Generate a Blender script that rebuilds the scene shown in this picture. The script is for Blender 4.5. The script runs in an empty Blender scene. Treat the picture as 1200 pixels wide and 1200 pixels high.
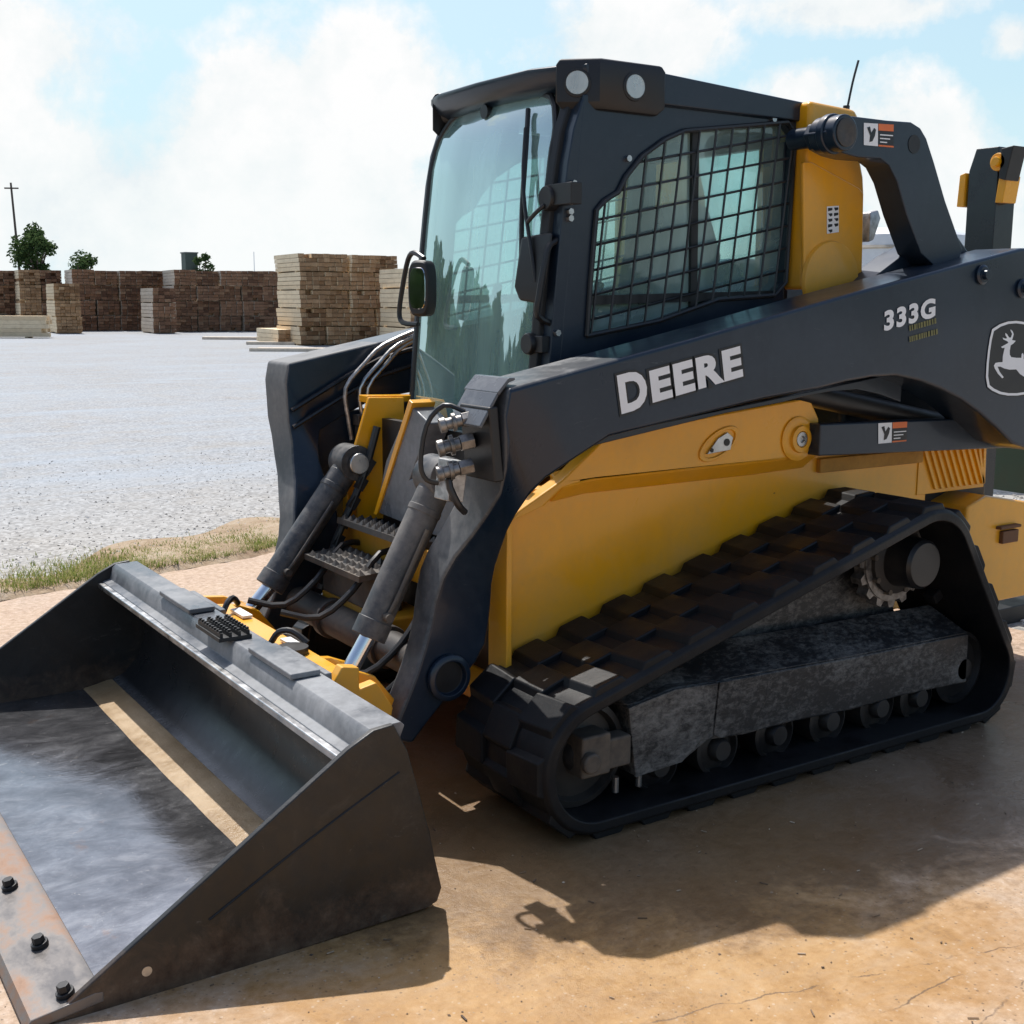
import bpy, bmesh, math, random
from mathutils import Vector, Matrix
from mathutils.geometry import tessellate_polygon
random.seed(7)
sc = bpy.context.scene
COL = sc.collection
rad = math.radians

# ------------------------------------------------------------------ camera
CAM = Vector((-1.85, -3.454, 1.459)); YAW, PIT, ROL = rad(33.355), rad(-9.866), rad(.328); FPX = 1420.6
F = Vector((math.sin(YAW)*math.cos(PIT), math.cos(YAW)*math.cos(PIT), math.sin(PIT)))
R0 = Vector((math.cos(YAW), -math.sin(YAW), 0)); U0 = R0.cross(F)
RR = R0*math.cos(ROL)+U0*math.sin(ROL); UU = U0*math.cos(ROL)-R0*math.sin(ROL)
def ray(u, v): return F+RR*((u-600)/FPX)-UU*((v-600)/FPX)
def up(u, v, ax, c):
    """point of the place seen at photo pixel (u,v) on the plane ax = c"""
    i = 'xyz'.index(ax); d = ray(u, v)
    return CAM+d*((c-CAM[i])/d[i])
def xz(pts, y): return [(p.x, p.z) for p in (up(u, v, 'y', y) for u, v in pts)]
cd = bpy.data.cameras.new('camera'); cam = bpy.data.objects.new('camera', cd); COL.objects.link(cam)
cd.sensor_width = 36; cd.lens = FPX/1200*36; cd.clip_start = .05; cd.clip_end = 6000
m = Matrix.Identity(4)
for i in range(3): m[i][0], m[i][1], m[i][2], m[i][3] = RR[i], UU[i], -F[i], CAM[i]
cam.matrix_world = m; sc.camera = cam

# ------------------------------------------------------------------ mesh builder
def circ_pts(c, r, n=24, a0=0.): return [(c[0]+r*math.cos(a0+2*math.pi*k/n), c[1]+r*math.sin(a0+2*math.pi*k/n)) for k in range(n)]
class MB:
    def __init__(s): s.v = []; s.f = []; s.m = []; s.mi = 0
    def add(s, vs, fs):
        o = len(s.v); s.v += [Vector(v) for v in vs]; s.f += [tuple(i+o for i in f) for f in fs]; s.m += [s.mi]*len(fs); return s
    def box(s, c, d, rot=None, taper=1.):
        hx, hy, hz = d[0]/2, d[1]/2, d[2]/2
        vs = [Vector((x*hx*(taper if z > 0 else 1), y*hy*(taper if z > 0 else 1), z*hz)) for z in (-1, 1) for x, y in ((-1, -1), (1, -1), (1, 1), (-1, 1))]
        if rot is not None: vs = [rot @ v for v in vs]
        return s.add([v+Vector(c) for v in vs], [(3, 2, 1, 0), (4, 5, 6, 7), (0, 1, 5, 4), (1, 2, 6, 5), (2, 3, 7, 6), (3, 0, 4, 7)])
    def prism(s, poly, a, b, axis='y'):
        """polygon in the two other axes extruded along axis from a to b"""
        n = len(poly)
        def mk(p, t): return (p[0], t, p[1]) if axis == 'y' else ((t, p[0], p[1]) if axis == 'x' else (p[0], p[1], t))
        vs = [mk(p, a) for p in poly]+[mk(p, b) for p in poly]
        tri = tessellate_polygon([[Vector((p[0], p[1], 0)) for p in poly]])
        fs = [tuple(range(n)), tuple(range(2*n-1, n-1, -1))] if len(poly) <= 4 else [tuple(t) for t in tri]+[tuple(i+n for i in reversed(t)) for t in tri]
        return s.add(vs, fs+[(i, i+n, (i+1) % n+n, (i+1) % n) for i in range(n)])
    def cyl(s, p0, p1, r0, r1=None, n=20, caps=True):
        p0, p1 = Vector(p0), Vector(p1); r1 = r0 if r1 is None else r1
        z = (p1-p0).normalized(); x = z.orthogonal().normalized(); y = z.cross(x)
        vs = [p+(x*math.cos(2*math.pi*k/n)+y*math.sin(2*math.pi*k/n))*r for p, r in ((p0, r0), (p1, r1)) for k in range(n)]
        fs = [(k, (k+1) % n, (k+1) % n+n, k+n) for k in range(n)]
        if caps: fs += [tuple(range(n-1, -1, -1)), tuple(range(n, 2*n))]
        return s.add(vs, fs)
    def tube(s, pts, r, n=8, smooth=3):
        P = [Vector(p) for p in pts]
        if smooth and len(P) > 2:
            Q = []
            for i in range(len(P)-1):
                a, b, c, d = P[max(i-1, 0)], P[i], P[i+1], P[min(i+2, len(P)-1)]
                for k in range(smooth):
                    t = k/smooth; Q.append(.5*((2*b)+(c-a)*t+(2*a-5*b+4*c-d)*t*t+(3*b-a-3*c+d)*t**3))
            P = Q+[P[-1]]
        vs = []; x = None
        for i, p in enumerate(P):
            t = (P[min(i+1, len(P)-1)]-P[max(i-1, 0)]).normalized()
            x = t.orthogonal().normalized() if x is None else (x-t*x.dot(t)).normalized()
            y = t.cross(x); vs += [p+(x*math.cos(2*math.pi*k/n)+y*math.sin(2*math.pi*k/n))*r for k in range(n)]
        L = len(P)
        return s.add(vs, [(i*n+k, i*n+(k+1) % n, (i+1)*n+(k+1) % n, (i+1)*n+k) for i in range(L-1) for k in range(n)]+[tuple(range(n-1, -1, -1)), tuple(range((L-1)*n, L*n))])
    def lathe(s, prof, c, axis='y', n=32):
        """prof: (radius, offset along axis)"""
        vs = []
        for r, t in prof:
            for k in range(n):
                a = 2*math.pi*k/n; p, q = r*math.cos(a), r*math.sin(a)
                vs.append((c[0]+p, c[1]+t, c[2]+q) if axis == 'y' else ((c[0]+t, c[1]+p, c[2]+q) if axis == 'x' else (c[0]+p, c[1]+q, c[2]+t)))
        L = len(prof)
        return s.add(vs, [(i*n+k, i*n+(k+1) % n, (i+1)*n+(k+1) % n, (i+1)*n+k) for i in range(L-1) for k in range(n)]+[tuple(range(n-1, -1, -1)), tuple(range((L-1)*n, L*n))])
    def grid(s, fn, nu, nv):
        return s.add([fn(i/nu, j/nv) for j in range(nv+1) for i in range(nu+1)], [(j*(nu+1)+i, j*(nu+1)+i+1, (j+1)*(nu+1)+i+1, (j+1)*(nu+1)+i) for j in range(nv) for i in range(nu)])
    def ring(s, outer, inner, y0, y1, ctr):
        """panel in xz with a hole, both outlines star-shaped about ctr"""
        ang = sorted({round(math.atan2(p[1]-ctr[1], p[0]-ctr[0]), 4) for p in outer+inner})
        def hit(poly, a):
            d = Vector((math.cos(a), math.sin(a))); best = None
            for i in range(len(poly)):
                p = Vector(poly[i])-Vector(ctr); q = Vector(poly[(i+1) % len(poly)])-Vector(ctr); e = q-p
                den = d.x*e.y-d.y*e.x
                if abs(den) < 1e-9: continue
                t = (p.x*e.y-p.y*e.x)/den; w = (p.x*d.y-p.y*d.x)/den
                if t > 0 and -1e-3 <= w <= 1+1e-3: best = t if best is None else max(best, t)
            return (ctr[0]+d.x*best, ctr[1]+d.y*best)
        n = len(ang); vs = []
        for a in ang:
            o, i = hit(outer, a), hit(inner, a)
            vs += [(o[0], y0, o[1]), (i[0], y0, i[1]), (o[0], y1, o[1]), (i[0], y1, i[1])]
        fs = []
        for k in range(n):
            a, b = 4*k, 4*((k+1) % n)
            fs += [(a, b, b+1, a+1), (a+2, a+3, b+3, b+2), (a, a+2, b+2, b), (a+1, b+1, b+3, a+3)]
        return s.add(vs, fs)
    def loft(s, secs, closed_caps=True):
        n = len(secs[0]); vs = [p for q in secs for p in q]
        fs = [(i*n+k, i*n+(k+1) % n, (i+1)*n+(k+1) % n, (i+1)*n+k) for i in range(len(secs)-1) for k in range(n)]
        if closed_caps: fs += [tuple(range(n-1, -1, -1)), tuple(range((len(secs)-1)*n, len(secs)*n))]
        return s.add(vs, fs)
    def mirror(s):
        s.v = [Vector((v.x, -v.y, v.z)) for v in s.v]; s.f = [tuple(reversed(f)) for f in s.f]; return s
    def build(s, name, mats, parent=None, bevel=0., smooth=35, fix=True, loc=None, seg=2):
        me = bpy.data.meshes.new(name)
        org = Vector(loc) if loc else Vector((0, 0, 0))
        me.from_pydata([v-org for v in s.v], [], s.f)
        mats = mats if isinstance(mats, (list, tuple)) else [mats]
        for x in mats: me.materials.append(x)
        for p, mi in zip(me.polygons, s.m): p.material_index = mi
        if fix:
            bm = bmesh.new(); bm.from_mesh(me); bmesh.ops.recalc_face_normals(bm, faces=bm.faces[:]); bm.to_mesh(me); bm.free()
        if smooth:
            for p in me.polygons: p.use_smooth = True
            me.set_sharp_from_angle(angle=rad(smooth))
        me.update()
        o = bpy.data.objects.new(name, me); COL.objects.link(o); o.location = org
        if parent: attach(o, parent)
        if bevel:
            b = o.modifiers.new('bevel', 'BEVEL'); b.width = bevel; b.segments = seg; b.limit_method = 'ANGLE'; b.angle_limit = rad(40); b.harden_normals = True
        return o
def wpos(o):
    p = Vector(o.location)
    while o.parent: o = o.parent; p += Vector(o.location)
    return p
def attach(o, parent):
    o.location = Vector(o.location)-wpos(parent); o.parent = parent
def tag(o, label=None, cat=None, group=None, kind=None):
    for k, v in (('label', label), ('category', cat), ('group', group), ('kind', kind)):
        if v: o[k] = v
    return o
def empty(name, loc):
    o = bpy.data.objects.new(name, None); COL.objects.link(o); o.location = loc; o.empty_display_size = .2; return o
def structure(o): o['kind'] = 'structure'; return o

# ------------------------------------------------------------------ materials
class NT:
    def __init__(s, name):
        s.m = bpy.data.materials.new(name); s.m.use_nodes = True; s.t = s.m.node_tree; s.t.nodes.clear()
        s.out = s.n('ShaderNodeOutputMaterial'); s.tc = None
    def n(s, typ, **kw):
        x = s.t.nodes.new(typ)
        for k, v in kw.items():
            if k[0] == '_': x.inputs[k[1:].replace('_', ' ')].default_value = v
            else: setattr(x, k, v)
        return x
    def l(s, a, b): s.t.links.new(a, b)
    def co(s, which='Object'):
        s.tc = s.tc or s.n('ShaderNodeTexCoord'); return s.tc.outputs[which]
    def noise(s, scale, detail=4, rough=.55, vec=None, dist=0., stretch=None):
        x = s.n('ShaderNodeTexNoise', _Scale=scale, _Detail=detail, _Roughness=rough, _Distortion=dist)
        v = vec or s.co()
        if stretch:
            mp = s.n('ShaderNodeMapping'); mp.inputs['Scale'].default_value = stretch; s.l(v, mp.inputs[0]); v = mp.outputs[0]
        s.l(v, x.inputs['Vector']); return x.outputs['Fac']
    def ramp(s, fac, stops):
        r = s.n('ShaderNodeValToRGB'); e = r.color_ramp.elements
        while len(e) < len(stops): e.new(.5)
        for q, (p, c) in zip(e, stops): q.position = p; q.color = c if len(c) == 4 else (*c, 1)
        s.l(fac, r.inputs[0]); return r.outputs[0]
    def rng(s, fac, a, b, c=0., d=1.):
        r = s.n('ShaderNodeMapRange', clamp=True); s.l(fac, r.inputs[0])
        for i, v in enumerate((a, b, c, d)): r.inputs[i+1].default_value = v
        return r.outputs[0]
    def math(s, op, a, b=0.):
        x = s.n('ShaderNodeMath', operation=op)
        for i, v in enumerate((a, b)):
            if isinstance(v, (int, float)): x.inputs[i].default_value = v
            else: s.l(v, x.inputs[i])
        return x.outputs[0]
    def mix(s, fac, a, b):
        x = s.n('ShaderNodeMix', data_type='RGBA'); 
        for i, v in ((0, fac), (6, a), (7, b)):
            if isinstance(v, (int, float)): x.inputs[i].default_value = v
            elif isinstance(v, tuple): x.inputs[i].default_value = (*v, 1) if len(v) == 3 else v
            else: s.l(v, x.inputs[i])
        return x.outputs[2]
    def bump(s, h, strength=.3, dist=.01, prev=None):
        b = s.n('ShaderNodeBump', _Strength=strength, _Distance=dist); s.l(h, b.inputs['Height'])
        if prev: s.l(prev, b.inputs['Normal'])
        return b.outputs[0]
    def bsdf(s, color=None, rough=None, normal=None, metallic=0., spec=.5, **kw):
        b = s.n('ShaderNodeBsdfPrincipled')
        for k, v in (('Base Color', color), ('Roughness', rough), ('Metallic', metallic), ('Specular IOR Level', spec), ('Normal', normal)):
            if v is None: continue
            if isinstance(v, tuple): b.inputs[k].default_value = (*v, 1) if len(v) == 3 else v
            elif isinstance(v, (int, float)): b.inputs[k].default_value = v
            else: s.l(v, b.inputs[k])
        for k, v in kw.items(): b.inputs[k.replace('_', ' ')].default_value = v
        s.l(b.outputs[0], s.out.inputs[0]); return b
def simple(name, color, rough=.5, metallic=0., spec=.5, var=.15, scale=12, bump=.05):
    t = NT(name); f = t.noise(scale, 5)
    lo = tuple(c*(1-var) for c in color); hi = tuple(min(1, c*(1+var)) for c in color)
    t.bsdf(t.ramp(f, [(.3, lo), (.7, hi)]), t.rng(f, .3, .7, max(.02, rough-.08), min(1, rough+.08)), t.bump(t.noise(scale*6, 4), bump, .002), metallic, spec)
    return t.m
def paint(name, color, rough=.3, dust=(.25, .2, .15), dusty=.25, chips=None, spec=.5, coat=0., scratch=.0):
    """worn machine paint: dust film, stains, fine scratches"""
    t = NT(name); big = t.noise(2.3, 6, .6, dist=.4); fine = t.noise(38, 6, .65); st = t.noise(9, 5, .6, stretch=(1, 1, .25))
    d = t.math('MULTIPLY', t.rng(t.math('ADD', big, t.math('MULTIPLY', fine, .35)), .58, .95), dusty)
    c = t.mix(d, tuple(x*.9 for x in color), dust)
    c = t.mix(t.math('MULTIPLY', t.rng(st, .5, .75), dusty*.5), c, tuple(x*.6+.02 for x in color))
    h = fine
    if chips:
        ch = t.rng(t.noise(17, 8, .75, dist=.6), .69, .73); c = t.mix(ch, c, chips)
    if scratch:
        w = t.rng(t.noise(6, 8, .8, stretch=(1, 6, 9), dist=2.5), .62, .68); c = t.mix(t.math('MULTIPLY', w, scratch), c, (.35, .35, .36))
    r = t.math('ADD', t.rng(big, .3, .7, rough-.07, rough+.1), t.math('MULTIPLY', d, .5))
    t.bsdf(c, r, t.bump(t.noise(60, 3), .04, .002), 0, spec, Coat_Weight=coat, Coat_Roughness=.12)
    return t.m
M = {}
M['dark'] = paint('charcoal_paint', (.0075, .0185, .037), .33, (.075, .10, .125), .22, spec=.38, coat=.28, scratch=.15)
M['darkworn'] = paint('worn_charcoal_paint', (.026, .03, .036), .4, (.27, .25, .23), .85, scratch=.6)
M['cab'] = paint('cab_paint', (.008, .0185, .035), .34, (.07, .09, .11), .22, spec=.4, coat=.25, scratch=.1)
M['yellow'] = paint('construction_yellow', (.95, .43, .008), .32, (.52, .33, .11), .45, scratch=.10, coat=.3, chips=(.24, .12, .03))
M['yellowdirty'] = paint('dirty_yellow', (.58, .27, .015), .5, (.2, .11, .05), .75, chips=(.1, .05, .025))
M['black'] = simple('black_plastic', (.012, .012, .013), .45, bump=.03)
M['blackgloss'] = simple('black_enamel', (.012, .013, .016), .22)
M['wire'] = simple('black_wire_mesh', (.02, .022, .025), .4)
M['steel'] = simple('bare_steel', (.5, .5, .5), .32, 1., var=.25, scale=20)
M['alu'] = simple('cast_aluminium', (.42, .41, .40), .42, .75, var=.45, scale=40)
M['grime'] = paint('greasy_steel', (.05, .045, .042), .5, (.28, .22, .16), .7, spec=.4)
M['fitting'] = simple('oily_fitting_steel', (.22, .21, .2), .42, .7, var=.6, scale=35)
M['armfront'] = paint('dusty_scratched_paint', (.055, .06, .068), .4, (.30, .30, .29), .8, scratch=.8)
M['chrome'] = simple('polished_rod', (.75, .75, .76), .12, 1., var=.08)
M['rust'] = paint('rusty_steel', (.16, .07, .03), .7, (.3, .16, .08), .6)
M['white'] = simple('white_vinyl', (.8, .81, .82), .4, var=.04, bump=.01)
M['decalblack'] = simple('black_vinyl', (.012, .012, .014), .4, bump=.01)
M['orange'] = simple('orange_vinyl', (.75, .17, .04), .45, var=.08, bump=.01)
M['olive'] = simple('olive_gold_vinyl', (.16, .15, .045), .45, var=.2, bump=.01)
M['hose'] = simple('hydraulic_hose_rubber', (.02, .02, .021), .38, bump=.1)
M['seat'] = simple('seat_fabric', (.025, .026, .028), .85, bump=.2)
M['green'] = simple('dark_green_paint', (.012, .05, .03), .4)
M['galv'] = simple('white_tank_paint', (.72, .74, .76), .4, var=.06)
def m_rubber():
    t = NT('track_rubber'); a = t.noise(7, 6, .65); b = t.noise(45, 6, .7)
    c = t.mix(t.rng(a, .5, .8, 0, .4), (.007, .0075, .009), (.026, .022, .019)); c = t.mix(t.rng(b, .58, .75, 0, .3), c, (.05, .048, .046))
    wet = t.rng(t.noise(3, 3), .45, .62)
    t.bsdf(c, t.rng(wet, 0, 1, .68, .36), t.bump(b, .3, .004), 0, .32); return t.m
M['rubber'] = m_rubber()
M['roller'] = paint('oily_roller_steel', (.012, .012, .013), .42, (.07, .06, .05), .6)
def m_frame():
    t = NT('undercarriage_steel'); a = t.noise(6, 6, .6, stretch=(.6, 1, 1)); b = t.noise(60, 9, .8, stretch=(.55, 1, 1), dist=.3)
    sep = t.n('ShaderNodeSeparateXYZ'); t.l(t.co(), sep.inputs[0])
    c = t.mix(t.rng(t.math('ADD', t.math('MULTIPLY', a, .7), b), .80, 1.08, 0, .75), (.018, .019, .021), (.25, .24, .225))
    t.bsdf(c, t.rng(a, .3, .7, .35, .65), t.bump(b, .2, .004), 0, .45); return t.m
M['frame'] = m_frame()
def m_bucket():
    t = NT('worn_bucket_steel')
    sep = t.n('ShaderNodeSeparateXYZ'); t.l(t.co(), sep.inputs[0])
    a = t.noise(3.2, 7, .62, dist=.5); b = t.noise(12, 8, .75, stretch=(.7, 1.1, 1), dist=.6); fine = t.noise(90, 6, .7); scr = t.noise(30, 9, .85, stretch=(.3, 1.2, 1), dist=2.); cr = t.noise(5, 9, .8, stretch=(.35, 1, 1), dist=3.)
    isfloor = t.rng(sep.outputs[2], .06, .035)
    c = t.ramp(t.math('ADD', t.math('MULTIPLY', a, .6), t.math('MULTIPLY', b, .4)), [(.36, (.12, .12, .125)), (.5, (.24, .24, .25)), (.66, (.42, .42, .43))])
    c = t.mix(t.math('MULTIPLY', t.rng(scr, .60, .70), .6), c, (.55, .54, .52))
    c = t.mix(t.math('MULTIPLY', t.rng(cr, .635, .66), t.rng(cr, .685, .66)), c, (.55, .50, .44))
    sp = t.rng(t.noise(42, 9, .82, dist=1.), .61, .70); c = t.mix(t.math('MULTIPLY', sp, .5), c, (.34, .29, .24))
    ru = t.rng(t.noise(4.2, 6, .7), .63, .74); c = t.mix(t.math('MULTIPLY', ru, .5), c, (.42, .22, .12))
    c = t.mix(isfloor, t.mix(t.rng(a, .45, .75, 0, .5), (.014, .0145, .016), (.05, .045, .042)), c)
    r = t.math('ADD', t.rng(isfloor, 0, 1, .28, .13), t.math('ADD', t.rng(b, .3, .7, -.04, .10), t.math('MULTIPLY', sp, .3)))
    bd = t.bsdf(c, r, t.bump(fine, .06, .002, t.bump(a, .10, .02)), 0, .5); t.l(t.math('MULTIPLY', isfloor, .85), bd.inputs['Metallic']); return t.m
M['bucket'] = m_bucket()
def m_plate():
    t = NT('bucket_side_steel'); a = t.noise(3.2, 7, .65, dist=.6); b = t.noise(24, 8, .75); st = t.noise(16, 9, .82, stretch=(.6, 1, 1.2), dist=1.2); blot = t.noise(9, 8, .75, dist=.5)
    sep = t.n('ShaderNodeSeparateXYZ'); t.l(t.co(), sep.inputs[0])
    c = t.mix(t.rng(a, .42, .72, 0, .55), (.010, .0105, .011), (.034, .033, .032))
    c = t.mix(t.math('MULTIPLY', t.rng(blot, .55, .72), .5), c, (.055, .05, .046))
    c = t.mix(t.math('MULTIPLY', t.rng(st, .61, .69), .45), c, (.17, .165, .16))
    low = t.rng(t.math('SUBTRACT', sep.outputs[2], t.math('MULTIPLY', t.math('SUBTRACT', blot, .4), .30)), .10, .01)
    c = t.mix(t.math('MULTIPLY', low, .75), c, t.ramp(b, [(.35, (.055, .03, .02)), (.6, (.13, .085, .055)), (.75, (.20, .15, .11))]))
    t.bsdf(c, t.rng(b, .3, .7, .30, .55), t.bump(b, .2, .003, t.bump(a, .15, .02)), 0, .5); return t.m
M['plate'] = m_plate()
def m_edge():
    t = NT('cutting_edge_steel'); a = t.noise(5, 7, .68, stretch=(1, .6, 1)); b = t.noise(40, 6, .7)
    c = t.ramp(a, [(.32, (.115, .11, .11)), (.50, (.17, .155, .145)), (.60, (.21, .125, .08)), (.74, (.14, .075, .045))])
    t.bsdf(c, t.rng(a, .4, .65, .28, .6), t.bump(b, .15, .003), .35, .5); return t.m
M['edge'] = m_edge()
M['barworn'] = paint('scuffed_top_bar', (.10, .108, .12), .30, (.34, .35, .36), .9, scratch=.7)
def m_mud():
    t = NT('dried_mud'); a = t.noise(6, 7, .7); b = t.noise(40, 6, .7)
    t.bsdf(t.ramp(a, [(.3, (.26, .165, .08)), (.5, (.38, .26, .14)), (.7, (.48, .35, .21))]), t.rng(a, .3, .7, .22, .6), t.bump(b, .5, .006, t.bump(t.noise(140, 4), .3, .002))); return t.m
M['mud'] = m_mud()
def m_glass(name, tint, dust, dcol, gl=.0, rough=.02):
    t = NT(name); tr = t.n('ShaderNodeBsdfTransparent'); tr.inputs[0].default_value = (*tint, 1)
    g = t.n('ShaderNodeBsdfGlossy', _Roughness=rough); g.inputs[0].default_value = (.86, .98, .97, 1); fr = t.n('ShaderNodeFresnel', _IOR=1.52)
    d = t.n('ShaderNodeBsdfDiffuse'); d.inputs[0].default_value = (*dcol, 1)
    a = t.noise(2.2, 6, .6, stretch=(1, 1, .35), dist=.7)
    m1 = t.n('ShaderNodeMixShader'); t.l(t.rng(a, .3, .72, dust*.4, dust*1.5), m1.inputs[0]); t.l(tr.outputs[0], m1.inputs[1]); t.l(d.outputs[0], m1.inputs[2])
    m2 = t.n('ShaderNodeMixShader'); t.l(t.math('ADD', fr.outputs[0], gl), m2.inputs[0]); t.l(m1.outputs[0], m2.inputs[1]); t.l(g.outputs[0], m2.inputs[2])
    bp = t.bump(t.noise(1.4, 2), .035, .02); t.l(bp, g.inputs['Normal'])
    t.l(m2.outputs[0], t.out.inputs[0]); return t.m
M['windshield'] = m_glass('dusty_tinted_windshield', (.54, .87, .82), .52, (.52, .83, .78), .34)
M['sideglass'] = m_glass('tinted_side_glass', (.68, .92, .89), .40, (.50, .74, .71), .05)
M['lens'] = m_glass('lamp_lens', (.9, .9, .9), .5, (.75, .75, .75), .1)
M['mirror'] = simple('mirror_face', (.85, .86, .87), .03, 1., var=.02, bump=0.)

# ------------------------------------------------------------------ text helper
def text_polys(body, size, offset=0.):
    cu = bpy.data.curves.new('lettering_curve', 'FONT'); cu.body = body; cu.size = size; cu.offset = offset; cu.space_character = 1.14; cu.fill_mode = 'FRONT'; cu.resolution_u = 4
    o = bpy.data.objects.new('lettering_curve', cu); COL.objects.link(o)
    dg = bpy.context.evaluated_depsgraph_get(); dg.update()
    me = bpy.data.meshes.new_from_object(o.evaluated_get(dg)); bpy.data.objects.remove(o); bpy.data.curves.remove(cu)
    return me
def text_on(body, size, offset, y, origin, xdir, shear=0., sx=1., mat=None, name='lettering', parent=None, widths=None, ref=None):
    """flat lettering on the plane y, baseline from origin (x,z) along xdir"""
    mb = MB(); ux = Vector(xdir).normalized(); uz = Vector((-ux.y, ux.x))
    me = text_polys(body, size, offset)
    vs = [Vector(v.co) for v in me.vertices]; fs = [tuple(p.vertices) for p in me.polygons]
    if widths:
        rv = [v.co for v in text_polys(body, size, offset if ref is None else ref).vertices]
        x0 = min(v.x for v in rv); x1 = max(v.x for v in rv); sx = widths/(x1-x0); vs = [Vector((v.x-x0, v.y, 0)) for v in vs]
    mb.add([(origin[0]+ux.x*(v.x*sx+v.y*shear)+uz.x*v.y, y, origin[1]+ux.y*(v.x*sx+v.y*shear)+uz.y*v.y) for v in vs], fs)
    return mb.build(name, mat, parent, smooth=0, fix=False)

# ================================================================== THE LOADER
L = empty('track_loader', (.7, 0, 0))
tag(L, 'black and yellow compact track loader with wide bucket, standing on wet concrete', 'track loader')

# ---------------- bucket
YB = 1.067
tip = (-1.405, .008); prof_side = [tip]+xz([(415, 885), (440, 862), (462, 849)], -YB)+xz([(478, 880), (492, 930), (501, 965), (518, 1040), (513, 1056), (497, 1066)], -YB)+[(-1.0, .0), (-1.30, -.0)]
prof_side = [prof_side[0]]+[(-.72, .455), (-.655, .488), (-.602, .492)]+prof_side[4:]
t_ = .018
def bucket_shell():
    mb = MB()
    zt = .455
    # inner profile, from cutting edge along floor, round the heel and up the back
    inn = [(-1.30, .022), (-.83, .022), (-.72, .032), (-.64, .065), (-.585, .125), (-.56, .20), (-.568, .28), (-.595, .36), (-.63, .415)]
    out = [(-1.30, .004), (-.62, .004), (-.55, .012), (-.50, .04), (-.485, .10), (-.50, .2), (-.535, .3), (-.57, .38), (-.60, .43)]
    y0, y1 = -YB+t_, YB-t_
    n = len(inn)
    def dens(a, k=3):
        return a
    poly = inn+out[::-1]
    mb.prism(poly, y0, y1)
    return mb
B = bucket_shell().build('bucket', M['bucket'], L, bevel=.0, smooth=40)
bar = MB()
bar.prism([(-.705, .395), (-.705, .425), (-.678, .432), (-.668, .474), (-.655, .486), (-.575, .488), (-.565, .478), (-.585, .43), (-.62, .395)], -YB+t_, YB-t_)
bar.build('top_bar', M['barworn'], B, bevel=.002)
lip = MB(); lip.box((-.712, 0, .412), (.022, 2*(YB-t_)-.004, .02)); lip.build('lip_strip', M['steel'], B, bevel=.004)
for s in (-1, 1):
    mb = MB(); mb.prism(prof_side, s*YB, s*(YB-t_)); o = mb.build('side_plate', M['plate'], B, bevel=.004)
    r = MB(); q = up(172, 1138, 'y', -YB); r.cyl((q.x, s*(YB+.002), q.z), (q.x, s*(YB-.03), q.z), .011); r.build('plug_weld', M['steel'], B)
    w = MB(); a_, b_ = up(245, 1078, 'y', -YB), up(468, 905, 'y', -YB)               # weld bead of the side cutter
    w.tube([(a_.x, s*(YB+.0005), a_.z), ((a_.x+b_.x)/2, s*(YB+.0005), (a_.z+b_.z)/2+.006), (b_.x, s*(YB+.0005), b_.z)], .0028, 6); w.build('weld_bead', M['plate'], B)
    ed_ = [up(u, v, 'y', -YB) for u, v in ((66, 1190), (200, 1087), (300, 1000), (380, 918), (414, 886))]
    w = MB(); w.tube([(p.x, s*(YB-.006), p.z) for p in ed_], .0050, 6); w.build('worn_edge', M['steel'], B)
ce = MB(); ce.prism([(-1.445, .012), (-1.43, .028), (-1.305, .047), (-1.285, .044), (-1.285, .0225), (-1.43, .004)], -YB-.001, YB+.001); ce.build('cutting_edge', M['edge'], B, bevel=.003)
for yb in (-1.03, -.80, -.48, -.16, .16, .48, .80, 1.03):
    mb = MB(); c = Vector((-1.352, yb, .040)); mb.cyl(c, c+Vector((-.003, 0, .011)), .019, .019, 16); mb.cyl(c+Vector((-.003, 0, .011)), c+Vector((-.006, 0, .026)), .0145, .0135, 6); mb.build('bolt', M['black'], B, bevel=.0015)
# mud left along the heel
mb = MB()
def mudf(u, v):
    y = (YB-t_-.002)*(2*u-1); w = math.sin(y*3.1+.5)*.003+math.sin(y*17.7+1)*.0008
    x = -.69-(.12+w)*v; return (x, y, .024+(.022*(1-v)**1.5) + (.004 if 0 < v < 1 else 0) - (.006 if v > .95 else 0))
mb.grid(mudf, 160, 6); mb.build('mud_residue', M['mud'], B)
# quick attach brackets on the back of the bucket
mb = MB(); mb.box((-.628, .32, .496), (.085, .30, .016)); mb.box((-.56, .32, .42), (.02, .30, .14)); mb.build('attach_bracket', M['barworn'], B, bevel=.004)
mb = MB(); mb.box((-.625, -.47, .496), (.085, .30, .016)); mb.box((-.56, -.47, .42), (.02, .30, .14)); mb.build('attach_bracket', M['barworn'], B, bevel=.004)
mb = MB()
mb.box((-.652, -.085, .494), (.10, .20, .012))
for k in range(4):
    mb.box((-.692+.027*k, -.085, .506), (.009, .19, .014))
    for j in range(9): mb.box((-.692+.027*k, -.17+.021*j, .516), (.009, .008, .008))
mb.build('step_tread', M['black'], B, bevel=.001)

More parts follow.
